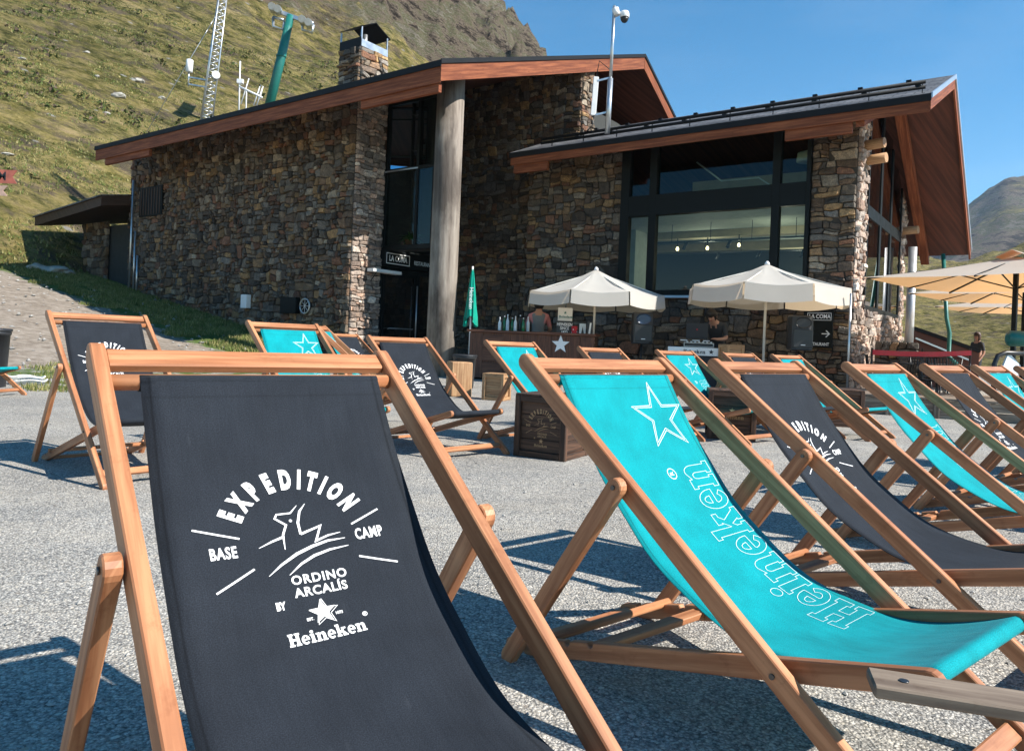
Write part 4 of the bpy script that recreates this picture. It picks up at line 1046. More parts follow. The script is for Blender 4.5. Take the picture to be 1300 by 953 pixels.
# chimney
cpos = at(457, 97, 16.3); cL, cS = cpos.dot(LV), cpos.dot(SV); zt = at(457, 60, 16.3).z; cw, cd = .70, .80
chz = at(457, 58, 16.3).z
ch = front_wall('chimney', cL, cL+cw, cS, 6.3, chz, 13, cu=.24, cv=.11)
stone_wall('chimney_side', (-cL, cS, 0), Y_, Z_, [(0, 6.3), (cd, 6.3), (cd, chz), (0, chz)], 14, .26, .11, ch, gain=1.7)  # sun-facing side: same stone with its lit brightness put into the colour
m = MB(); m.box((-cL-cw+.02, cS+.02, 6.3), (-cL-.02, cS+cd, chz+.0)); m.build('chimney_core', 'mortar', ch)
zc = at(457, 33, 16.3).z
m = MB()
for x in (-cL-cw, -cL-.03):
    for y in (cS, cS+cd-.03): m = MB(); m.box((x, y, chz), (x+.03, y+.03, zc)); m.build('cap_post', 'steel', ch)
m = MB(); m.box((-cL-cw, cS-.015, chz), (-cL, cS+.004, chz+.2)); m.build('cap_band', 'lead', ch)  # front of the same metal band, its shade put into a darker colour
m = MB(); m.box((-cL-.01, cS, chz), (-cL+.01, cS+cd, chz+.16)); m.build('cap_frame', 'steel', ch)
m = MB(); xm = -cL-cw/2
m.plank([(cS-.02, zc), (cS+cd/2, zc+.22), (cS+cd+.06, zc), (cS+cd+.06, zc-.02), (cS+cd/2, zc+.2), (cS-.06, zc-.02)], -cL-cw-.02, -cL+.02, .002); m.build('cap', 'lead', ch)
m = MB(); m.tube([(-cL-cw*.3, cS+.3, chz), (-cL-cw*.3, cS+.3, zc-.05)], .05, 10); m.tube([(-cL-cw*.6, cS+.5, chz), (-cL-cw*.6, cS+.5, zc-.1)], .05, 10); m.build('flue', 'steel', ch)
# wall fittings on the left wing
m = MB(); m.box((-24.3, GS-.12, 4.35), (-22.9, GS-.02, 5.3)); wf = m.build('window', 'frame', bld)
m = MB()
for k in range(8): m.box((-24.2+.165*k, GS-.135, 4.4), (-24.2+.165*k+.05, GS-.122, 5.25))
m.build('shutter_slats', 'annexwood', wf)
m = MB(); m.box((-18.35, GS-.2, 1.42), (-18.08, GS-.05, 1.80), .01); m.build('meter_box', 'white', bld)
m = MB(); m.box((-16.55, GS-.22, 1.30), (-15.9, GS-.05, 1.72), .01); m.build('vent_grille', 'frame', bld)
m = MB()
m.tube([BL(15.62+(.19*math.cos(k*PI/12)), GS-.14, 1.5+.19*math.sin(k*PI/12)) for k in range(25)], .02, 6)
for k in range(8): m.bar(BL(15.62, GS-.14, 1.5), BL(15.62+(.18*math.cos(k*PI/4)), GS-.14, 1.5+.18*math.sin(k*PI/4)), .012, .012)
m.build('wall_fan', 'steel', bld)
m = MB(); m.tube([BL(15.62, GS-.09, 1.5), BL(15.62, GS-.02, 1.5)], .18, 20); m.build('fan_back', 'frame', bld)
m = MB()
for (l, z1) in ((24.72, 5.6), (24.45, 3.9), (24.25, 3.1)): m.tube([BL(l, GS-.13, 1.7), BL(l, GS-.13, z1)], .035, 8)
m.build('downpipe', 'steel', bld)
m = MB(); m.tube([BL(14.1, GS-.1, 2.32), BL(14.6, GS-.12, 2.38), BL(15.4, GS-.1, 2.5)], .012, 6); m.build('cable', 'black', bld)
# annex
front_wall('annex_wall', 27.1, 28.95, GS+.25, 1.5, 4.45, 15, cu=.32, cv=.22)
m = MB(); m.box((-27.1, GS+.9, 1.4), (-25.05, GS+1.0, 4.6)); m.build('annex_door_recess', 'darkroom', bld)
m = MB(); m.box((-28.9, GS+.35, 1.5), (-25.1, GS+4, 4.3)); m.build('inner_wall', 'darkroom', bld)
m = MB(); z0 = 4.5; m.plank([(GS-1.0, z0+.12), (GS+5, z0+1.2), (GS+5, z0+.85), (GS-1.0, z0-.22)], -30.0, -25.0, .006); [setattr(v.co, 'z', v.co.z+(v.co.x+30)*.075-.02) for v in m.bm.verts]; m.build('annex_roof', 'annexwood', bld)
m = MB(); m.plank([(GS-1.06, z0+.13), (GS+5, z0+1.26), (GS+5, z0+1.21), (GS-1.06, z0+.08)], -30.05, -25.0, .003); [setattr(v.co, 'z', v.co.z+(v.co.x+30)*.075-.02) for v in m.bm.verts]; m.build('annex_roof_cover', 'roofing', bld)
# interior lights
for i, (S_, L0_, L1_) in enumerate(((17.2, 4.2, 8.2), (19.4, 4.2, 8.6))):
    t = thing('track_light', ('front' if i == 0 else 'rear')+' black ceiling light track seen through the large window', 'light', W(0, 0, 0), -BY, 'ceiling light tracks behind the window')
    m = MB(); m.box((-L1_, S_-.02, 3.42), (-L0_, S_+.02, 3.46)); m.build('track', 'black', t)
    m = MB()
    for k in range(4): m.tube([(-L0_-.5-k*1.0, S_, 3.46), (-L0_-.5-k*1.0, S_, 3.88)], .008, 6)
    m.build('rod', 'black', t)
    for k in range(3): m = MB(); m.tube([(-L0_-.9-k*1.1, S_, 3.42), (-L0_-.95-k*1.1, S_-.08, 3.25)], .04, 10); m.build('spot', 'black', t)
for k, (px, py) in enumerate(((860, 316), (898, 315), (938, 311))):
    P = at(px, py, 17.6)
    t = thing('pendant_bulb', ('left', 'middle', 'right')[k]+' of the three small lit bulbs hanging behind the window', 'light', P, 0, 'lit bulbs behind the window')
    m = MB(); m.lathe([(.005, .05), (.02, .04), (.035, 0), (.03, -.03), (.005, -.045)], 12); m.build('bulb', 'bulb', t)
    m = MB(); m.tube([(0, 0, .04), (0, 0, .25)], .012, 6); m.build('cord', 'black', t)
t = thing('drum_lamp', 'pale drum lamp shade hanging inside the upper right window', 'lamp', W(4.35, 16.6, 4.95))
m = MB(); m.lathe([(.16, 0), (.24, .02), (.22, .2), (.05, .26)], 20); m.build('lamp_shade', 'white', t)
m = MB(); m.tube([(0, 0, .25), (0, 0, .7)], .01, 6); m.build('cord', 'black', t)
for L_, S_ in ((5.2, 17.6), (7.3, 18.6), (5.6, 20.8)):
    la = bpy.data.lights.new('room_light', 'POINT'); la.energy = 14; la.color = (1, .93, .8); la.shadow_soft_size = .15
    lo = bpy.data.objects.new('room_light', la); C.objects.link(lo); lo.location = W(L_, S_, 3.1)

# ------------------------------------------------------------------ signs
def sign_board(name, label, L0, L1, S, z0, z1, axis, cat='sign'):
    t = thing(name, label, cat, (0, 0, 0), -BY); m = MB()
    if axis == 'f': m.box((-L1, S-.05, z0), (-L0, S, z1), .004)
    else: m.box((-S, L0, z0), (-S+.12, L1, z1), .004)
    m.build('board', 'frame', t); return t
t = sign_board('door_sign', 'long black entrance sign with LA COMA RESTAURANT above the glass door', 13.42, 15.35, 14.02, 2.62, 3.04, 's')
def hang(lay_parts, nm, mat, par, o, ex, ey): return lay(lay_parts, flat(o, ex, ey, .003), nm, mat, par)
P = [textp('LA COMA', 0, 0, .20, .006, .75)]
fr = [(-.42, -.13), (.42, -.13), (.42, .13), (-.42, .13)]; P.append(ribbon(fr, .02, True))
hang(P, 'lettering', 'ink', t, (-14.02+.12, 13.90, 2.83), Y_, Z_)
hang([textp('RESTAURANT', 0, 0, .15, .002, .75)], 'lettering', 'screenp', t, (-14.02+.12, 14.85, 2.80), Y_, Z_)
t = sign_board('wall_sign', 'black arrow sign with LA COMA and RESTAURANT on the right stone pillar', 3.46, 4.02, FS-.09, .95, 1.72, 'f')
P = [textp('LA COMA', .03, .24, .115, .003, .8), ribbon([(-.20, .17), (.245, .17), (.245, .31), (-.20, .31)], .010, True), textp('RESTAURANT', .02, -.31, .085, .002, .78),
     ribbon([(.08, -.1), (.22, -.1)], .018), ribbon([(.16, -.035), (.225, -.1), (.16, -.165)], .018)]
hang(P, 'lettering', 'ink', t, (-3.74, FS-.14, 1.33), X_, Z_)
# wall lamp arm under the door sign
p0 = BL(14.0, 13.3, 2.5)
t = thing('wall_lamp', 'small white bar lamp on a bracket beside the entrance sign', 'lamp', (0, 0, 0), -BY)
m = MB(); m.box((-13.98, 12.9, 2.42), (-13.75, 13.9, 2.50), .005); m.build('lamp_bar', 'white', t)
m = MB(); m.bar(BL(14.05, 13.1, 2.2), BL(13.85, 13.1, 2.42), .02, .02); m.build('bracket', 'black', t)

# potted plant behind the entrance glass -> on the sign ledge
P = W(13.45, 13.85, 3.12)
t = thing('potted_plant', 'green leafy pot plant above the entrance sign', 'plant', P)
m = MB(); m.lathe([(.09, 0), (.13, .2), (.14, .2), (.12, .17)], 18); m.build('pot', 'pot', t)
m = MB()
for k in range(46):
    a = random.random()*2*PI; l = random.uniform(.25, .5); e = random.uniform(.2, 1.2); w = random.uniform(.02, .045)
    pts = [Vector((math.cos(a)*l*s_*math.cos(e*(1-s_*.5)), math.sin(a)*l*s_*math.cos(e*(1-s_*.5)), .2+l*s_*math.sin(e)-l*.55*s_*s_)) for s_ in (0, .35, .7, 1)]
    sd = Vector((-math.sin(a), math.cos(a), 0))*w
    for i in range(3):
        k0, k1 = (.5, 1, .8, .05)[i], (.5, 1, .8, .05)[i+1]
        m.face([pts[i]-sd*k0, pts[i]+sd*k0, pts[i+1]+sd*k1, pts[i+1]-sd*k1])
m.build('foliage', 'leafy', t)

# ------------------------------------------------------------------ parasols
def parasol(px, Y, apexy, rimy, valy, rad, label, rot):
    a = at(px, apexy, Y); zr = at(px, rimy, Y).z; zv = at(px, valy, Y).z
    t = thing('parasol', label, 'parasol', (a.x, a.y, 0), rot, 'cream round parasols by the restaurant wall')
    m = MB(); n = 8; K = 5
    pt = lambda k, s_: Vector((rad*s_*math.cos(2*PI*k/n), rad*s_*math.sin(2*PI*k/n), a.z-(a.z-zr)*s_-.06*math.sin(PI*s_)))
    for k in range(n):
        for i in range(K):
            for j in range(4):
                def q(ii, jj):
                    s_ = ii/K; f = jj/4; p = pt(k, s_).lerp(pt(k+1, s_), f); p.z -= .05*s_*math.sin(PI*f)*1.; return p
                m.face([q(i, j), q(i+1, j), q(i+1, j+1), q(i, j+1)] if i else [q(0, 0), q(1, j), q(1, j+1)], smooth=True)
    bmesh.ops.remove_doubles(m.bm, verts=m.bm.verts, dist=.0005)
    m.build('canopy', 'canopy', t)
    m = MB()
    for k in range(n):
        for j in range(6):
            f0, f1 = .015+.97*j/6, .015+.97*(j+1)/6
            def q(f, z): p = pt(k, 1).lerp(pt(k+1, 1), f); out = Vector((p.x, p.y, 0)).normalized(); return Vector((p.x, p.y, 0))+out*(.02+.03*z)+Vector((0, 0, zr-.05*math.sin(PI*f)-z*(zr-zv)))
            m.face([q(f0, 0), q(f1, 0), q(f1, 1), q(f0, 1)], smooth=True)
    m.build('valance', 'canopy', t)
    m = MB(); m.tube([(0, 0, .02), (0, 0, a.z-.02)], .024, 12); m.build('pole', 'canopypole', t)
    for k in range(n):
        m = MB(); m.bar((0, 0, a.z-.06), pt(k, .985)-Vector((0, 0, .02)), .015, .02); m.build('rib', 'canopypole', t)
    m = MB(); m.lathe([(.05, a.z-.02), (.04, a.z+.02), (.015, a.z+.05)], 12); m.build('finial', 'white', t)
    m = MB(); m.lathe([(.28, 0), (.28, .06), (.05, .1), (.04, .35), (.03, .35)], 20); m.build('base', 'plastic', t)
M['canopypole'] = plain('pale_pole', (.55, .53, .48), .5)
parasol(757, 15.2, 342, 374, 390, 1.42, 'left cream round parasol standing above the bar counter', R(20))
parasol(974, 13.6, 335, 366, 386, 1.43, 'right cream round parasol standing between the DJ table and the loudspeaker', R(12))
def square_parasol(cx, Y, apexy, rimy, half, label):
    a = at(cx, apexy, Y); zr = at(cx, rimy, Y).z
    t = thing('square_parasol', label, 'parasol', (a.x, a.y, 0), R(38), 'large sand coloured square parasols at right')
    cs = [Vector((sx*half, sy*half, zr)) for sx, sy in ((-1, -1), (1, -1), (1, 1), (-1, 1))]; top = Vector((0, 0, a.z))
    m = MB(); K = 6
    for k in range(4):
        c0, c1 = cs[k], cs[(k+1) % 4]
        for i in range(K):
            for j in range(6):
                def q(ii, jj): s_ = ii/K; p = top.lerp(c0.lerp(c1, jj/6), s_); p.z -= .03*math.sin(PI*s_)+.04*s_*math.sin(PI*jj/6); return p
                m.face([q(i, j), q(i+1, j), q(i+1, j+1), q(i, j+1)] if i else [q(0, 0), q(1, j), q(1, j+1)], smooth=True)
    bmesh.ops.remove_doubles(m.bm, verts=m.bm.verts, dist=.0005); m.build('canopy', 'canopytan', t)
    m = MB(); m.plank([(-.25, a.z-.02), (0, a.z+.1), (.25, a.z-.02), (.0, a.z+.09)], -.25, .25, .001); m.build('vent_cap', 'canopytan', t)
    for k in range(4):
        m = MB(); m.bar(top-Vector((0, 0, .05)), cs[k]*.98+Vector((0, 0, -.02+.02*zr)), .025, .03); m.build('rib', 'frame', t)
        m = MB(); m.bar(top-Vector((0, 0, .05)), (cs[k]+cs[(k+1) % 4])/2*1.0-Vector((0, 0, .05)), .02, .03); m.build('rib', 'frame', t)
        m = MB(); m.bar(Vector((0, 0, a.z-.55)), top.lerp((cs[k]+cs[(k+1) % 4])/2, .5)-Vector((0, 0, .06)), .018, .022); m.build('strut', 'frame', t)
    m = MB(); m.bar((0, 0, 0), (0, 0, a.z), .07, .07); m.build('pole', 'frame', t)
    m = MB(); m.box((-.4, -.4, 0), (.4, .4, .07), .01); m.build('base', 'plastic', t)
square_parasol(1291, 12.6, 326, 358, 1.75, 'nearest and highest of the three sand coloured square parasols')
square_parasol(1302, 16.5, 350, 377, 1.75, 'middle of the three stacked sand coloured square parasols')
square_parasol(1306, 20.5, 372, 393, 1.75, 'farthest and lowest of the three sand coloured square parasols')
# closed green parasol
P = at(596, 440, 15.8); zt = at(596, 338, 15.8).z; zb = at(596, 408, 15.8).z
t = thing('closed_parasol', 'folded green parasol standing right of the stone column', 'parasol', (P.x, P.y, 0))
m = MB(); m.tube([(0, 0, 0), (0, 0, zt)], .02, 10); m.build('pole', 'white', t)
m = MB(); rings = []
for i in range(12):
    s_ = i/11; z = zt-.06-(zt-zb-.06)*s_; r = .02+.10*s_**.8
    rings.append([Vector((r*(1+.45*math.cos(k*PI*2/4+s_*1.3)*s_)*math.cos(k*PI/12), r*(1+.35*math.sin(k*1.57))*math.sin(k*PI/12), z-(.12*math.cos(k*PI/6) if i == 11 else 0))) for k in range(24)])
m.loft(rings, smooth=True, caps=False); m.build('folded_canopy', 'tealcloth', t)
lay([textp('Heineken', 0, 0, .12, .001, 1, -PI/2)], flat((P.x*0-.0, -.15, (zt+zb)/2-.1), (1, 0, 0), (0, 0, 1)), 'print', 'ink', t)
m = MB(); m.lathe([(.25, 0), (.25, .06), (.04, .1)], 18); m.build('base', 'plastic', t)

# ------------------------------------------------------------------ bar counter, DJ table, speakers
def A3(px, py, Y): return at(px, py, Y)
pl, pr = at(594, 470, 15.3), at(752, 470, 14.6)
ang = math.atan2(pr.y-pl.y, pr.x-pl.x); ln_ = (pr-pl).xy.length
t = thing('bar_counter', 'dark wooden outdoor bar counter with white star under the left parasol', 'counter', (pl.x, pl.y, 0), ang)
m = MB(); k = 9
for i in range(k): m.box((.02+i*ln_/k+.003, 0, .05), (.02+(i+1)*ln_/k-.003-.0, .03, .98), .003)
m.build('front_panel', 'wood_bar', t) if 0 else None
M['wood_bar'] = wood('reddish_bar_wood', (.17, .07, .038), (.09, .035, .02), .55)
o = m.build('front_panel', 'wood_bar', t)
m = MB(); m.box((-.04, -.06, .985), (ln_+.04, .6, 1.035), .005); m.build('counter_top', 'wood_bar', t)
m = MB(); m.box((.0, .58, .05), (ln_, .6, .98)); m.box((.0, .04, .05), (.03, .575, .98)); m.box((ln_-.03, .04, .05), (ln_, .575, .98)); m.build('side_panel', 'wood_dark', t)
for i in range(3):
    m = MB(); m.box((.3, -.025, .12+.28*i), (.75, -.003, .36+.28*i), .004); m.build('drawer', 'wood_bar', t)
lay([fill([star(0, 0, .19)])], flat((ln_*.745, -.004, .80), (1, 0, 0), (0, 0, 1)), 'star_emblem', 'ink', t)
def place_local(tt, x, y, z): return Matrix.Rotation(ang, 4, 'Z') @ Vector((x, y, z))+Vector((pl.x, pl.y, 0))
def bottle(P, h, mat, label, group='bottles on the bar counter'):
    t = thing('bottle', label, 'bottle', P, 0, group); m = MB()
    m.lathe([(.03, 0), (.034, .01), (.034, h*.6), (.013, h*.78), (.012, h), (.0125, h)], 14); m.build('bottle_glass', mat, t)
    m = MB(); m.lathe([(.014, h*.94), (.014, h*1.02), (.004, h*1.03)], 10); m.build('bottle_cap', 'white', t)
cols = [('white', 'white'), ('glassg', 'green'), ('screenp', 'pale blue'), ('glassg', 'green'), ('white', 'white'), ('black', 'black'), ('glassg', 'green'), ('screenp', 'pale blue')]
ordn = ['first', 'second', 'third', 'fourth', 'fifth', 'sixth', 'seventh', 'eighth']
for i, (mt, cn) in enumerate(cols): bottle(place_local(t, .55+.085*i, .32+.06*(i % 2), 1.037), .27+.03*(i % 3), mt, '%s bottle, %s from the left in the row on the bar counter' % (cn, ordn[i]))
# menu signs on the bar
def board(name, label, cat, px0, px1, py0, py1, Y, mat, z0=None, rz=0):
    a, b = at(px0, py1, Y), at(px1, py0, Y); w = (b.x-a.x); h = b.z-a.z
    t = thing(name, label, cat, ((a.x+b.x)/2, Y, a.z), rz); m = MB(); m.box((-w/2, -.012, 0), (w/2, .012, h), .003); m.build('panel', mat, t)
    return t, w, h
t, w, h = board('white_sign', 'small white sign with a star and brand word behind the bar', 'sign', 708, 727, 391, 407, 15.3, 'white')
lay([fill([star(0, h*.62, .035)])]+[moved(q, -.13, h*.22, 0, .26/.3) for q in word(.06)[0]], flat((0, -.0125, 0), (1, 0, 0), (0, 0, 1)), 'lettering', 'green_paint', t)
m = MB(); m.bar((0, .03, -.9), (0, .03, .05), .02, .02); m.build('post', 'steel', t)
t, w, h = board('menu_board', 'black menu board with white lettering standing on the bar counter', 'sign', 706, 727, 408, 429, 15.1, 'black')
lay([textp(s_, 0, h-.07-.08*i, .085, .002, .8) for i, s_ in enumerate(('HEINEKEN', 'SINCE', '1873'))], flat((0, -.0125, 0), (1, 0, 0), (0, 0, 1)), 'lettering', 'ink', t)
t, w, h = board('poster', 'pale poster leaning on the bar counter right of the menu board', 'poster', 735, 744, 411, 428, 15.0, 'screenp')
lay([fill([[(-w/2*.5, .05), (w/2*.5, .05), (0, h*.8)]])], flat((0, -.0125, 0), (1, 0, 0), (0, 0, 1)), 'picture', 'black', t)
t, w, h = board('poster', 'dark framed poster at the right end of the bar counter', 'poster', 745, 752, 408, 428, 14.9, 'black', rz=0)
lay([fill([[(-w*.3, .04), (w*.1, .04), (w*.35, h*.9), (0, h*.9)]])], flat((0, -.0125, 0), (1, 0, 0), (0, 0, 1)), 'picture', 'white', t)
P = at(729, 424, 15.0); t = thing('patterned_cup', 'red and white patterned cup between menu board and poster', 'cup', (P.x, P.y, at(729, 429, 15.0).z))
m = MB(); m.lathe([(.05, 0), (.06, .24), (.055, .24), (.046, .01)], 16); m.build('cup_body', 'red', t)
m = MB()
for k in range(10): m.tube([Vector((.056*math.cos(k*2.4), .056*math.sin(k*2.4), .03+.02*k)), Vector((.0605*math.cos(k*2.4), .0605*math.sin(k*2.4), .03+.02*k))], .012, 8)
m.build('dots', 'white', t)
P = at(704, 427, 15.2); m = MB(); m.lathe([(.02, 0), (.14, .02), (.16, .06), (.15, .06), (.1, .02)], 20); o = m.build('yellow_tray', 'yellow'); o.location = (P.x, P.y, P.z-.03); tag(o, 'flat yellow tray on the bar in front of the menu board', 'tray')

def speaker(px, pyc, Y, label, ztop):
    P = at(px, pyc, Y); t = thing('loudspeaker', label, 'speaker', (P.x, P.y, P.z-.32), 0, 'loudspeakers on stands')
    w, d, h = .21, .17, .62
    prof = [(-w, 0), (-w*.9, -d*.8), (-w*.55, -d), (w*.55, -d), (w*.9, -d*.8), (w, 0), (w*.8, d), (-w*.8, d)]
    m = MB()
    m.loft([[Vector((x*s_, y*s_, z)) for x, y in prof] for z, s_ in ((0, .9), (.02, .98), (h*.5, 1.0), (h*.96, .98), (h, .86))]); m.build('cabinet', 'plastic', t)
    m = MB(); m.box((-w*.82, -d-.012, .05), (w*.82, -d+.02, h*.60), .01); m.build('grille', 'black', t)
    m = MB()
    m.loft([[Vector((rx*math.cos(k*PI/10)*.9, -d-dy, h*.79+rz*math.sin(k*PI/10))) for k in range(20)] for rx, rz, dy in ((w*.78, .10, .0), (w*.78, .10, .015), (w*.4, .045, -.03))]); m.build('horn', 'hornblue' if px < 900 else 'plastic', t)
    m = MB(); m.box((-.04, -d-.016, .09), (.04, -d-.0125, .105), .001); m.build('badge', 'white', t)
    t2 = thing('speaker_stand', 'black tripod stand under the '+label.split(',')[0], 'stand', (P.x, P.y, 0), 0, 'tripod stands of the loudspeakers')
    m = MB(); m.tube([(0, 0, .1), (0, 0, P.z-.33)], .018, 10); m.build('pole', 'black', t2)
    for k in range(3):
        m = MB(); a = k*2*PI/3+.4; m.tube([(0, 0, .6), (.42*math.cos(a), .42*math.sin(a), .01)], .012, 8); m.build('leg', 'black', t2)
M['hornblue'] = plain('blue_tinted_horn', (.02, .05, .11), .3)
speaker(815, 416, 14.6, 'black loudspeaker between the bar and the DJ table, in front of the stone wall', 0)
speaker(1015, 422, 13.2, 'black loudspeaker beside the arrow sign on the pillar, right of the DJ', 0)
# DJ table
P0, P1 = at(848, 449, 13.9), at(919, 450, 13.6); ang = math.atan2(P1.y-P0.y, P1.x-P0.x); ln_ = (P1-P0).xy.length; zt = at(884, 441, 13.8).z
t = thing('folding_table', 'black folding table with a white branded banner strip, carrying the mixing console', 'table', (P0.x, P0.y, 0), ang)
m = MB(); m.box((0, -.02, zt-.03), (ln_, .62, zt), .004); m.build('table_top', 'black', t)
for x in (.05, ln_-.05):
    for y in (.04, .56): m = MB(); m.tube([(x, y, 0), (x, y, zt-.03)], .016, 8); m.build('leg', 'black', t)
zb = at(884, 451, 13.8).z
m = MB(); m.box((0, -.045, zb), (ln_, -.024, zt), .002); b_ = m.build('banner', 'white', t)
wd, wl = word(.085); lay([moved(q, ln_/2-.22, (zb+zt)/2-.04, 0, .40/wl) for q in wd]+[fill([star(ln_/2+.28, (zb+zt)/2, .05)])], flat((0, -.046, 0), (1, 0, 0), (0, 0, 1)), 'lettering', 'black', b_)
m = MB(); m.box((.02, -.01, .05), (ln_-.02, .02, zb-.01)); m.build('skirt', 'darkcloth', t)
c0 = Matrix.Rotation(ang, 4, 'Z')
def on(x, y, z): return c0 @ Vector((x, y, z))+Vector((P0.x, P0.y, 0))
t = thing('mixing_console', 'black DJ console with pale trim on the bannered table', 'console', on(.55, .2, zt), ang)
m = MB(); m.box((-.27, -.12, .0), (.27, .28, .09), .01); m.build('case', 'black', t)
m = MB()
for a_, b_ in (((-.27, -.132, .015), (.27, -.132, .015)), ((-.27, -.132, .085), (.27, -.132, .085)), ((-.265, -.132, .015), (-.265, -.132, .085)), ((.265, -.132, .015), (.265, -.132, .085))): m.bar(a_, b_, .015, .015)
m.build('trim', 'canopypole', t)
m = MB()
for k in range(7):
    for j in range(3): m.tube([(-.22+.073*k, -.05+.1*j, .09), (-.22+.073*k, -.05+.1*j, .115)], .012, 8)
m.build('knob', 'white', t)
t = thing('laptop', 'open dark laptop with small red dot, raised behind the DJ console', 'laptop', on(.50, .35, zt+.0), ang)
m = MB(); m.box((-.2, -.1, .16), (.2, .16, .18), .004); m.build('keyboard', 'black', t)
m = MB(); m.box((-.2, -.11, .18), (.2, -.095, .46), .004); m.build('lid', 'darkcloth', t)
m = MB(); m.tube([(0, -.117, .34), (0, -.112, .34)], .016, 12); m.build('logo', 'red', t)
m = MB(); m.box((-.3, -.14, .12), (-.17, -.11, .14)); m.box((-.08, -.14, .12), (.06, -.11, .14)); m.box((.12, -.14, .12), (.24, -.11, .14)); m.build('light_bar', 'white', t)
m = MB(); m.bar((-.18, .0, 0), (-.18, .0, .16), .02, .02); m.bar((.18, .0, 0), (.18, .0, .16), .02, .02); m.build('riser', 'black', t)
P = at(928, 452, 13.4); crate('wooden_box', 'small orange-brown wooden box at the right end of the DJ table', (P.x, P.y, 0), .2, .34, .92, 'wood_crate', None)
# thin steel pole by the right pillar
P = at(1075, 500, 12.6); zt = at(1076, 372, 12.6).z
t = thing('steel_pole', 'thin steel pole standing left of the sunlit pillar', 'pole', (P.x, P.y, 0)); m = MB(); m.tube([(0, 0, 0), (0, 0, zt)], .018, 10); m.build('tube', 'steel', t)
m = MB(); m.lathe([(.16, 0), (.16, .03), (.03, .05)], 16); m.build('base', 'steel', t)

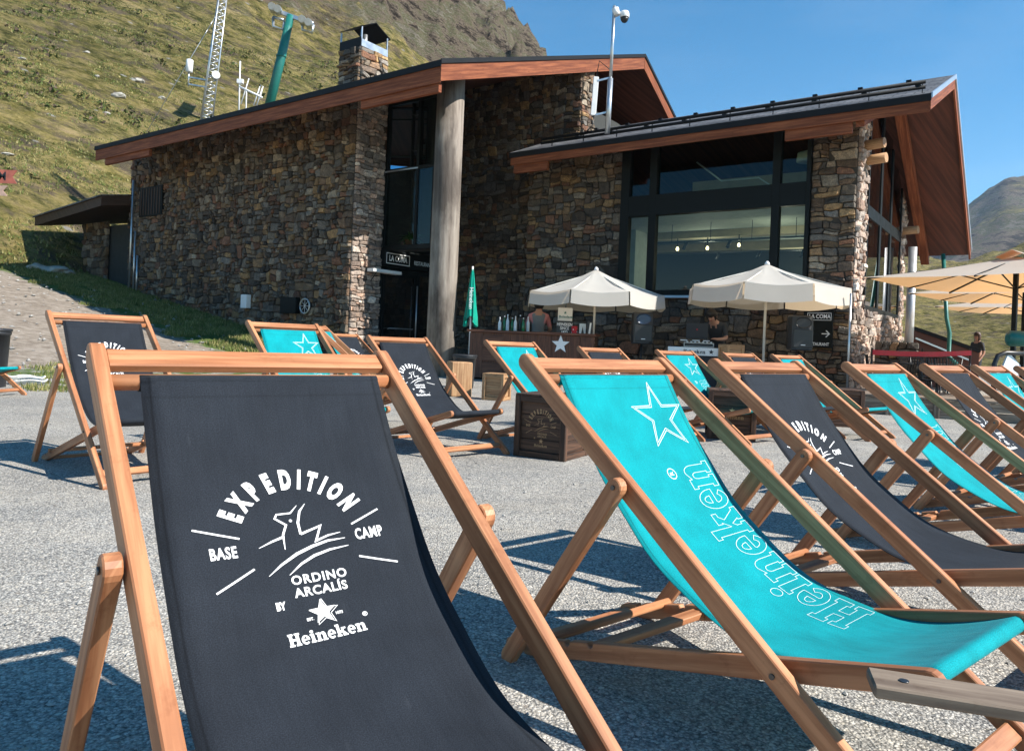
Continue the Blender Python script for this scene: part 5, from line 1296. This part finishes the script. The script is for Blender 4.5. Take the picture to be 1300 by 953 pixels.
# ------------------------------------------------------------------ people
def person(loc, rz, J, label, top, legs, hair, longhair=False, tank=False):
    """J: dict of joint -> (x,y,z)"""
    t = thing('person', label, 'person', loc, rz)
    names = ['pelvis', 'belly', 'chest', 'neck', 'head', 'crown', 'lsh', 'lel', 'lwr', 'lha', 'rsh', 'rel', 'rwr', 'rha', 'lhip', 'lkn', 'lan', 'lto', 'rhip', 'rkn', 'ran', 'rto']
    rad = dict(pelvis=.145, belly=.125, chest=.15, neck=.055, head=.085, crown=.075, lsh=.065, lel=.042, lwr=.03, lha=.032, rsh=.065, rel=.042, rwr=.03, rha=.032, lhip=.095, lkn=.06, lan=.042, lto=.035, rhip=.095, rkn=.06, ran=.042, rto=.035)
    E = [('pelvis', 'belly'), ('belly', 'chest'), ('chest', 'neck'), ('neck', 'head'), ('head', 'crown'), ('chest', 'lsh'), ('lsh', 'lel'), ('lel', 'lwr'), ('lwr', 'lha'), ('chest', 'rsh'), ('rsh', 'rel'), ('rel', 'rwr'), ('rwr', 'rha'),
         ('pelvis', 'lhip'), ('lhip', 'lkn'), ('lkn', 'lan'), ('lan', 'lto'), ('pelvis', 'rhip'), ('rhip', 'rkn'), ('rkn', 'ran'), ('ran', 'rto')]
    V = [Vector(J[n]) for n in names]; Ed = [(names.index(a), names.index(b)) for a, b in E]; rr = [rad[n] for n in names]
    for hnd, wr in (('lha', 'lwr'), ('rha', 'rwr')):
        h = Vector(J[hnd]); d = (h-Vector(J[wr])).normalized(); s = d.cross(Vector((0, 0, 1)))
        s = s.normalized() if s.length > .1 else Vector((1, 0, 0))
        for k in range(5):
            off = s*(-.03+.018*k) if k < 4 else s*.045
            a = h+off+d*(.02 if k < 4 else -.01); b = a+d*(.05-.006*abs(k-1.5))+Vector((0, 0, -.015))
            i0 = len(V); V += [a, b]; rr += [.010, .008]; Ed += [(names.index(hnd), i0), (i0, i0+1)]
    me = bpy.data.meshes.new('body'); me.from_pydata([tuple(v) for v in V], Ed, []); ob = bpy.data.objects.new('body', me); C.objects.link(ob)
    sk = ob.modifiers.new('sk', 'SKIN'); sk.use_smooth_shade = True
    for i, sv in enumerate(me.skin_vertices[0].data): sv.radius = (rr[i], rr[i]*(.72 if names[i] in ('belly', 'chest', 'pelvis') else 1) if i < len(names) else rr[i]); sv.use_root = (i == 0)
    ss = ob.modifiers.new('ss', 'SUBSURF'); ss.levels = 2; ss.render_levels = 2
    dg = bpy.context.evaluated_depsgraph_get(); nm = bpy.data.meshes.new_from_object(ob.evaluated_get(dg)); bpy.data.objects.remove(ob)
    o = bpy.data.objects.new('body', nm); C.objects.link(o); o.parent = t
    nm.materials.clear()
    for k in ('skin', top, legs, 'greycloth' if top == 'pinkcloth' else top): nm.materials.append(M[k])
    segs = [(names.index(a), names.index(b)) for a, b in E]
    def sd(p, a, b):
        ab = b-a; k = max(0, min(1, (p-a).dot(ab)/ab.length_squared)); return (p-a-ab*k).length, k
    for f in nm.polygons:
        c = f.center; best = min(((sd(c, V[a], V[b])[0], a, b) for a, b in segs)); a, b = names[best[1]], names[best[2]]
        kk = sd(c, V[best[1]], V[best[2]])[1]
        if b in ('belly', 'chest') or (b in ('lsh', 'rsh') and abs(c.x) < .11): f.material_index = 3
        elif b in ('lsh', 'rsh') or (b in ('lel', 'rel') and not tank and kk < .8): f.material_index = 1
        elif b == 'neck' and kk < .5: f.material_index = 1
        elif b in ('lhip', 'rhip', 'lkn', 'rkn', 'lan', 'ran', 'lto', 'rto'): f.material_index = 2
        else: f.material_index = 0
        f.use_smooth = True
    hd = Vector(J['head']); cr = Vector(J['crown']); ax = (cr-hd).normalized(); fw = Vector((0, -1, 0)); fw = (fw-ax*fw.dot(ax)).normalized()
    bm = bmesh.new(); bmesh.ops.create_uvsphere(bm, u_segments=20, v_segments=14, radius=1)
    ctr = hd.lerp(cr, .6)
    for v in bm.verts:
        n = v.co.copy(); face_side = n.y < -.35 and n.z < .35
        k = .112+.008*noise.noise(n*5); 
        if face_side: k = .07
        side = fw.cross(ax)
        zz = n.z*(k*1.15 if n.z > 0 else (k*1.2 if not longhair else k*2.6*(1 if n.y > -.2 else .3)))
        v.co = ctr+side*n.x*k*.92-fw*n.y*k*-1+ax*zz if False else ctr+side*n.x*k*.95+fw*(-n.y)*k+ax*zz
    m2 = bpy.data.meshes.new('hair'); bm.to_mesh(m2); bm.free(); m2.materials.append(M[hair])
    for f in m2.polygons: f.use_smooth = True
    ho = bpy.data.objects.new('hair', m2); C.objects.link(ho); ho.parent = t
    # face
    side = fw.cross(ax); fc = hd.lerp(cr, .35)
    m = MB(); b0 = fc+fw*.085
    m.tube([b0+ax*.02, b0+fw*.022-ax*.015, b0-ax*.02], [.006, .013, .006], 8); m.build('nose', 'skin', t)
    m = MB()
    for sx in (-1, 1): m.tube([b0+side*.032*sx+ax*.025-fw*.006, b0+side*.032*sx+ax*.025+fw*.002], .009, 8)
    m.build('eyes', 'hair', t)
    m = MB(); m.bar(b0-ax*.042-side*.022, b0-ax*.042+side*.022, .008, .008); m.build('mouth', 'red', t)
    m = MB()
    for sx in (-1, 1): m.tube([fc+side*.083*sx+ax*.025, fc+side*.095*sx, fc+side*.085*sx-ax*.025], [.008, .014, .008], 8)
    m.build('ears', 'skin', t)
    return t
def pose(**k):
    J = dict(pelvis=(0, 0, .95), belly=(0, 0, 1.1), chest=(0, .0, 1.32), neck=(0, 0, 1.47), head=(0, -.02, 1.56), crown=(0, -.015, 1.68), lsh=(.18, 0, 1.38), lel=(.23, .02, 1.1), lwr=(.22, -.12, .9), lha=(.21, -.17, .84), rsh=(-.18, 0, 1.38), rel=(-.23, .02, 1.1), rwr=(-.22, -.12, .9), rha=(-.21, -.17, .84),
             lhip=(.1, 0, .88), lkn=(.11, -.02, .5), lan=(.12, .02, .08), lto=(.13, -.14, .04), rhip=(-.1, 0, .88), rkn=(-.11, -.02, .5), ran=(-.12, .02, .08), rto=(-.13, -.14, .04))
    J.update(k); return J
P = at(681, 470, 15.75)
person((P.x, P.y, 0), R(178), pose(lel=(.26, -.06, 1.12), lwr=(.2, -.28, 1.02), lha=(.19, -.34, 1.02), rel=(-.26, -.06, 1.12), rwr=(-.2, -.28, 1.02), rha=(-.19, -.34, 1.02)), 'person with dark hair in a pink sleeved grey top, back turned behind the bar counter', 'pinkcloth', 'darkcloth', 'hair')
P = at(908, 470, 14.35); zz = at(905, 401, 14.3).z
person((P.x, P.y, 0), R(-38), pose(pelvis=(0, .1, .9), belly=(0, .05, 1.05), chest=(0, -.08, 1.24), neck=(0, -.17, 1.36), head=(0, -.25, 1.42), crown=(0, -.31, 1.52), lsh=(.18, -.07, 1.30), rsh=(-.18, -.07, 1.30), lel=(.24, -.12, 1.04), rel=(-.24, -.12, 1.04), lwr=(.15, -.36, 1.02), rwr=(-.15, -.36, 1.02), lha=(.13, -.43, 1.03), rha=(-.13, -.43, 1.03), lhip=(.1, .1, .84), rhip=(-.1, .1, .84)), 'person in a dark shirt bent over the DJ console with head lowered', 'darkcloth', 'darkcloth', 'hair')
P = at(1239, 480, 23.)
person((P.x, P.y, -.05), R(-75), pose(lkn=(.11, -.12, .5), lan=(.12, -.02, .08), lto=(.13, -.18, .04), ran=(-.12, .16, .1), rto=(-.13, .02, .04)), 'person with long brown hair in dark clothes walking beyond the red rope at right', 'darkcloth', 'darkcloth', 'brownhair', True)
# grey panel of the top worn by the person behind the bar is left to the pink/grey split of clothing

# ------------------------------------------------------------------ terrace furniture at right
# low timber edge
p0, p1 = at(1060, 530, 10.9), at(1330, 530, 9.9); ang = math.atan2(p1.y-p0.y, p1.x-p0.x); ln_ = (p1-p0).xy.length
t = thing('timber_platform', 'low weathered timber platform edge behind the front row of chairs at right', 'platform', (p0.x, p0.y, 0), ang)
m = MB()
for i, (z0, z1) in enumerate(((.0, .12), (.13, .25))): m.box((0, .0, z0), (ln_, .045, z1), .004)
m.build('edge_board', 'wood_old', t)
m = MB()
for i in range(14): m.box((-.02, .05+.13*i-.07, .255), (ln_, .05+.13*i+.05, .285), .003)
m.build('deck_board', 'wood_old', t)
for i in range(5): m = MB(); m.box((.05+i*ln_/4.3, -.05, 0), (.12+i*ln_/4.3, -.003, .26), .004); m.build('post', 'wood_old', t)
# red tape barrier
a, b = at(1108, 447, 13.2), at(1233, 448, 13.9)
t = thing('rope_barrier', 'long red barrier tape running from the sunlit pillar to the walking person', 'barrier', (0, 0, 0))
m = MB(); n = 12
for i in range(n):
    f0, f1 = i/n, (i+1)/n; q = lambda f: a.lerp(b, f)-Vector((0, 0, .03*math.sin(PI*f)))
    m.bar(q(f0), q(f1), .012, .09, (0, 0, 1), .001)
m.build('tape', 'red', t)
for P in (a, a.lerp(b, .5), b):
    m = MB(); m.tube([(P.x, P.y+.03, 0), (P.x, P.y+.03, P.z+.08)], .02, 8); m.lathe([(.15, 0), (.15, .03), (.03, .05)], 14, (P.x, P.y+.03, 0)); m.build('post', 'black', t)
lay([textp('BENVINGUTS', (a.x+b.x)/2*0, 0, .07, .001, 1)], flat(a.lerp(b, .45)-Vector((0, .0, .03)), (b-a).normalized(), (0, 0, 1), .009), 'lettering', 'ink', t) if 0 else None
def bistro_table(P, label):
    t = thing('bistro_table', label, 'table', (P.x, P.y, 0), 0, 'dark bistro tables by the red tape')
    m = MB(); m.lathe([(.33, .70), (.35, .705), (.35, .725), (.33, .73)], 24); m.build('table_top', 'plastic', t)
    m = MB(); m.tube([(0, 0, .03), (0, 0, .7)], .03, 10); m.build('pillar', 'black', t)
    for k in range(3): m = MB(); m.bar((0, 0, .04), (.3*math.cos(k*2.1), .3*math.sin(k*2.1), .015), .04, .025); m.build('foot', 'black', t)
_bc = [None]
def bistro_chair(P, rz, label):
    if _bc[0]:
        r = copy_tree(_bc[0]); r.location = (P.x, P.y, 0); r.rotation_euler = (0, 0, rz); tag(r, label, 'chair', 'dark bistro chairs by the red tape'); return
    t = thing('bistro_chair', label, 'chair', (P.x, P.y, 0), rz, 'dark bistro chairs by the red tape'); _bc[0] = t
    m = MB(); m.box((-.21, -.21, .43), (.21, .21, .46), .008); m.build('seat', 'plastic', t)
    for x in (-1, 1):
        for y in (-1, 1): m = MB(); m.tube([(x*.19, y*.19, .43), (x*.21, y*.22, 0)], .014, 8); m.build('leg', 'black', t)
    m = MB(); m.tube([(-.19, .2, .45), (-.2, .26, .85), (.2, .26, .85), (.19, .2, .45)], .014, 8); m.build('back_frame', 'black', t)
    m = MB()
    for i in range(5): m.bar((-.12+.06*i, .21, .5), (-.12+.06*i, .258, .84), .02, .008)
    m.build('backrest', 'plastic', t)
for (px, Y, lb) in ((1133, 14.2, 'dark bistro table nearest the sunlit pillar'), (1178, 14.8, 'dark bistro table in the middle of the group by the red tape'), (1215, 13.6, 'dark bistro table closest to the walking person')):
    bistro_table(at(px, 480, Y), lb)
for (px, Y, rz, lb) in ((1118, 14.0, 1.2, 'dark bistro chair at the foot of the sunlit pillar'), (1150, 14.0, -1.3, 'dark bistro chair right of the table nearest the pillar'), (1163, 15.1, 1.6, 'dark bistro chair left of the middle table, farther back'), (1196, 14.5, -1.4, 'dark bistro chair right of the middle table'), (1202, 13.3, 1.9, 'dark bistro chair left of the table closest to the walking person'), (1190, 13.1, .3, 'foremost dark bistro chair by the red tape')):
    bistro_chair(at(px, 480, Y), rz, lb)
# stair shelter beyond
P = at(1160, 450, 21.); t = thing('stair_wall', 'dark timber stair parapet sloping down right behind the drainpipe', 'stairs', (P.x, P.y, 0), 0)
a0 = at(1160, 418, 21)-Vector((P.x, P.y, 0)); a1 = at(1243, 447, 21)-Vector((P.x, P.y, 0))
m = MB(); m.face([a0, a1, Vector((a1.x, 0, -.5)), Vector((a0.x, 0, -.5))]); m.face([a0+Vector((0, .3, 0)), a1+Vector((0, .3, 0)), Vector((a1.x, .3, -.5)), Vector((a0.x, .3, -.5))]); m.build('parapet', 'soffit', t)
m = MB(); m.bar(a0+Vector((0, .15, .03)), a1+Vector((0, .15, .03)), .4, .1); m.build('coping', 'lead', t)
m = MB(); m.bar(a0+Vector((0, -.1, -.25)), a1+Vector((-.3, -.1, -.25)), .05, .05); m.build('handrail', 'steel', t)
# black chair frame, tablet-like board and green roll at far right
P = at(1290, 480, 11.0); t = thing('menu_stand', 'black curved stand holding a pale tilted panel at the right edge', 'sign', (P.x, P.y, 0), R(10))
m = MB(); m.tube([(-.38, 0, 0), (-.38, 0, .80), (-.33, 0, .92), (-.2, 0, .97), (.25, 0, .97)], .035, 10); m.tube([(.25, 0, .97), (.25, 0, 0)], .035, 10); m.build('frame', 'black', t)
m = MB(); m.bar((-.25, -.05, .5), (.0, .05, .88), .34, .03, (0, 1, .3)); m.build('panel', 'screenp', t)
P = at(1296, 430, 11.3); m = MB(); m.tube([(-.2, 0, 0), (-.16, 0, 0), (.35, .05, 0), (.4, .05, 0)], [.06, .12, .12, .07], 20); o = m.build('rolled_cushion', 'tealdark'  if 0 else 'green_paint'); o.location = P; tag(o, 'dark green rolled cushion resting on the black stand at the right edge', 'cushion')
# red arrow signs, far left
P = at(6, 240, 19.5); t = thing('signpost', 'wooden post with a rust red arrow board above a pale one, at the left edge', 'sign', (P.x-.45, P.y, ground(P.x-.45, P.y)))
zg = ground(P.x-.45, P.y)
m = MB(); m.tube([(0, 0.05, -.1), (0, 0.05, at(0, 200, 19.5).z-zg)], .05, 10); m.build('post', 'wood_old', t)
def arrow(nm, y0, y1, x1, mat, txt):
    za, zb_ = at(10, y1, 19.5).z-zg, at(10, y0, 19.5).z-zg; xr = at(x1, (y0+y1)/2, 19.5).x-(P.x-.45)
    m = MB(); pr_ = [(-.6, za), (xr, za), (xr-.12, (za+zb_)/2), (xr+.0, zb_), (-.6, zb_)]
    bm = m
    for yy in (0, 1): pass
    V0 = [m.bm.verts.new((x, -.02, z)) for x, z in pr_]; V1 = [m.bm.verts.new((x, .0, z)) for x, z in pr_]
    m.bm.faces.new(V0); m.bm.faces.new(V1[::-1])
    for i in range(5): m.bm.faces.new((V0[i], V1[i], V1[(i+1) % 5], V0[(i+1) % 5]))
    o = m.build(nm, mat, t)
    if txt: lay([textp(txt, xr-.42, (za+zb_)/2, .32, .004, .9)], flat((0, -.02, 0), (1, 0, 0), (0, 0, 1)), 'lettering', 'black', o)
arrow('arrow_board', 216, 233, 22, 'bronze', 'IM'); arrow('arrow_board', 236, 249, 10, 'palesign', None)

# ------------------------------------------------------------------ masts and aerials
def lattice(base, top, w0, w1, n, label):
    t = thing('lattice_mast', label, 'mast', base); d = Vector(top)-Vector(base)
    cr = lambda k, f: Vector((math.cos(2*PI*k/3+.5), math.sin(2*PI*k/3+.5), 0))*(w0+(w1-w0)*f)/1.7+d*f
    for k in range(3): m = MB(); m.tube([cr(k, 0), cr(k, 1)], .03, 6); m.build('mast_tube', 'steel', t)
    m = MB()
    for i in range(n):
        for k in range(3): m.tube([cr(k, i/n), cr((k+1) % 3, (i+1)/n)], .016, 5); m.tube([cr(k, i/n), cr((k+1) % 3, i/n)], .014, 5)
    m.build('bracing', 'steel', t); return t
Yb = 29.; base = at(257, 175, Yb); top = at(286, -40, Yb)
base.z -= 0
t = lattice(base, top, .48, .30, 26, 'silver lattice mast leaning slightly right behind the roof')
b2 = at(240, 103, Yb)-base; bm_ = at(262, 106, Yb)-base
m = MB(); m.bar(at(263, 102, Yb)-base, at(239, 98, Yb)-base, .05, .05); m.bar(at(262, 111, Yb)-base, at(239, 107, Yb)-base, .05, .05); m.tube([at(239, 110, Yb)-base, at(240, 88, Yb)-base], .03, 8); m.build('bracket', 'steel', t)
m = MB(); q = at(240, 92, Yb)-base; q2 = at(241, 76, Yb)-base; m.tube([q, q+(q2-q)*.04, q+(q2-q)*.96, q2], [.1, .13, .13, .10], 16); m.build('radome', 'white', t)
m = MB(); q = at(274, 96, Yb)-base; m.tube([q, q+Vector((.05, -.1, 0))], [.16, .15], 16); m.build('dish', 'white', t)
m = MB(); m.tube([at(279, 12, Yb)-base, at(186, 168, Yb)-base], .012, 5); m.build('guy_wire', 'steel', t)
base = at(303, 150, 24.); t = thing('aerial', 'slim white roof aerial with small box, left of the branched one', 'antenna', base)
m = MB(); m.tube([(0, 0, 0), at(305, 78, 24.)-base], .025, 8); m.build('rod', 'white', t)
m = MB(); m.box(at(303, 106, 24.)-base-Vector((.05, .05, .0)), at(307, 101, 24.)-base+Vector((.05, .05, 0))); m.build('box', 'white', t)
base = at(312, 150, 24.); t = thing('branched_aerial', 'white branched roof aerial with a slanted boom and fork', 'antenna', base)
L_ = lambda x, y: at(x, y, 24.)-base
m = MB(); m.tube([L_(304, 110), L_(333, 124)], .03, 8); m.build('boom', 'white', t)
m = MB(); m.tube([L_(306, 132), L_(316, 100)], .018, 6); m.tube([L_(322, 134), L_(330, 110)], .018, 6); m.tube([L_(326, 134), L_(333, 112)], .018, 6); m.tube([L_(328, 124), L_(331, 108), L_(334, 110), L_(330, 126)], .014, 6); m.tube([(0, 0, 0), L_(313, 115)], .02, 6); m.build('element', 'white', t)
# lift pylon
Yp = 44.; base = at(338, 150, Yp); t = thing('lift_pylon', 'leaning green ski lift pylon with grey wheel assemblies on its crossarm', 'pylon', base)
q = lambda x, y, dy=0: at(x, y, Yp+dy)-base
base2 = q(336, 158)
m = MB(); m.tube([base2, q(357, 73), q(369, 20)], [.28, .26, .22], 18); m.lathe([(.30, 0), (.30, .12)], 16, q(357, 73)); m.build('mast_tube', 'green_paint', t)
m = MB(); m.bar(q(345, 12), q(394, 30), .2, .22); m.build('crossarm', 'steel', t)
m = MB()
for (x, y) in ((345, 8), (352, 11), (383, 24), (391, 28)):
    m.tube([q(x, y, -1.2), q(x+2, y+3, 0), q(x, y+2, 1.5)], .22, 8)
    m.tube([q(x-1, y-3), q(x+2, y+8)], .16, 8)
m.build('sheave', 'steel', t)
for (x, y) in ((347, 22), (384, 26)):
    m = MB(); m.tube([q(x, y), q(x, y+12), q(x+12, y+16), q(x+14, y+6)], .09, 6); m.tube([q(x, y), q(x+14, y+4)], .09, 6); m.build('cage', 'steel', t)
# camera pole
Yk = 16.6; base = at(771, 161, Yk); t = thing('camera_pole', 'tall steel pole with a white dome camera on the lower roof', 'camera pole', base)
q = lambda x, y, dy=0: at(x, y, Yk+dy)-base
m = MB(); m.tube([q(771, 170), q(775, 100)], .06, 12); m.tube([q(775, 101), q(780, 8)], .036, 12); m.build('pole', 'steel', t)
m = MB(); m.bar(q(780, 15), q(792, 18), .05, .05); m.tube([q(781, 11), q(783, 20)], .08, 10); m.build('arm', 'white', t)
m = MB(); c_ = q(793, 20); m.lathe([(.03, .11), (.08, .09), (.105, .03), (.105, -.04), (.10, -.05)], 18, c_); m.build('camera_housing', 'white', t)
m = MB(); m.lathe([(.09, -.05), (.085, -.10), (.05, -.15), (.01, -.165)], 18, c_); m.build('lens_dome', 'black', t)
m = MB(); m.bar(q(758, 103), q(774, 99), .03, .04); m.bar(q(756, 146), q(773, 142), .03, .04); m.build('wall_bracket', 'steel', t)
a_ = at(757, 98, 16.9); b_ = at(753, 147, 16.9)
t = thing('panel_antenna', 'tall white panel antenna on the sunlit end of the upper stone wall', 'antenna', b_)
m = MB(); m.bar((0, 0, 0), a_-b_, .12, .07, (0, 1, 0), .01); m.build('panel', 'white', t)
m = MB(); m.tube([(0.02, 0, 0), (-.02, -.05, -.25), (-.12, 0, -.35)], .012, 6); m.tube([a_-b_, a_-b_+Vector((.05, -.05, .35)), a_-b_+Vector((.35, 0, .15)), a_-b_+Vector((.25, 0, -.15))], .012, 6); m.build('cable', 'black', t)

# ------------------------------------------------------------------ air
mh = bpy.data.materials.new('air_haze'); mh.use_nodes = True; nt = mh.node_tree; nt.nodes.clear()
o = nt.nodes.new('ShaderNodeOutputMaterial'); pv = nt.nodes.new('ShaderNodeVolumePrincipled'); pv.inputs['Color'].default_value = (.62, .78, 1, 1); pv.inputs['Density'].default_value = .00012; pv.inputs['Anisotropy'].default_value = .1
nt.links.new(pv.outputs[0], o.inputs['Volume']); M['haze'] = mh
m = MB(); m.box((-900, -40, -260), (2300, 2300, 520), 0); hz = m.build('haze', 'haze'); tag(hz, kind='stuff')
# ------------------------------------------------------------------ light, sky, camera
D = Vector((1, -.38, .90)).normalized(); el = math.asin(D.z); az = math.atan2(D.x, D.y)
sun = bpy.data.lights.new('sun', 'SUN'); sun.energy = 5.0; sun.angle = R(.5); sun.color = (1, .95, .87)
so = bpy.data.objects.new('sun', sun); C.objects.link(so); so.rotation_euler = D.to_track_quat('Z', 'Y').to_euler()
w = bpy.data.worlds.new('World'); scn.world = w; w.use_nodes = True; nt = w.node_tree; nt.nodes.clear()
o = nt.nodes.new('ShaderNodeOutputWorld'); bg = nt.nodes.new('ShaderNodeBackground'); sk = nt.nodes.new('ShaderNodeTexSky')
sk.sky_type = 'NISHITA'; sk.sun_disc = False; sk.sun_elevation = el; sk.sun_rotation = az; sk.altitude = 2200; sk.air_density = 1.0; sk.dust_density = .1; sk.ozone_density = .5
bg.inputs[1].default_value = .11
hs = nt.nodes.new('ShaderNodeHueSaturation'); hs.inputs['Saturation'].default_value = 1.42; hs.inputs['Hue'].default_value = .488; nt.links.new(sk.outputs[0], hs.inputs['Color']); tc = nt.nodes.new('ShaderNodeTexCoord'); mp = nt.nodes.new('ShaderNodeMapping'); mp.inputs['Scale'].default_value = (1.2, 3.2, 7.); mp.inputs['Rotation'].default_value = (0, .35, .3); nt.links.new(tc.outputs['Generated'], mp.inputs[0])
cn = N(nt, 'ShaderNodeTexNoise', Scale=2.2, Detail=7., Roughness=.6); nt.links.new(mp.outputs[0], cn.inputs['Vector'])
cr_ = ramp(nt, cn.outputs['Fac'], [(.5, (0, 0, 0)), (.85, (.07, .07, .07))]); nt.links.new(mixc(nt, hs.outputs[0], (5.2, 5.6, 6.2), cr_.outputs[0]), bg.inputs[0]); nt.links.new(bg.outputs[0], o.inputs[0])
cam = bpy.data.cameras.new('camera'); co = bpy.data.objects.new('camera', cam); C.objects.link(co); scn.camera = co
co.matrix_world = Matrix.Translation((0, 0, HC)) @ Matrix.Rotation(R(90), 4, 'X') @ Matrix.Rotation(ROLL, 4, 'Z')
cam.sensor_fit = 'HORIZONTAL'; cam.sensor_width = 36; cam.lens = F/1300*36; cam.shift_y = -(476.5-431)/1300; cam.clip_start = .05; cam.clip_end = 6000
scn.view_settings.view_transform = 'Standard'; scn.view_settings.look = 'None'; scn.view_settings.exposure = .85; scn.view_settings.gamma = 1
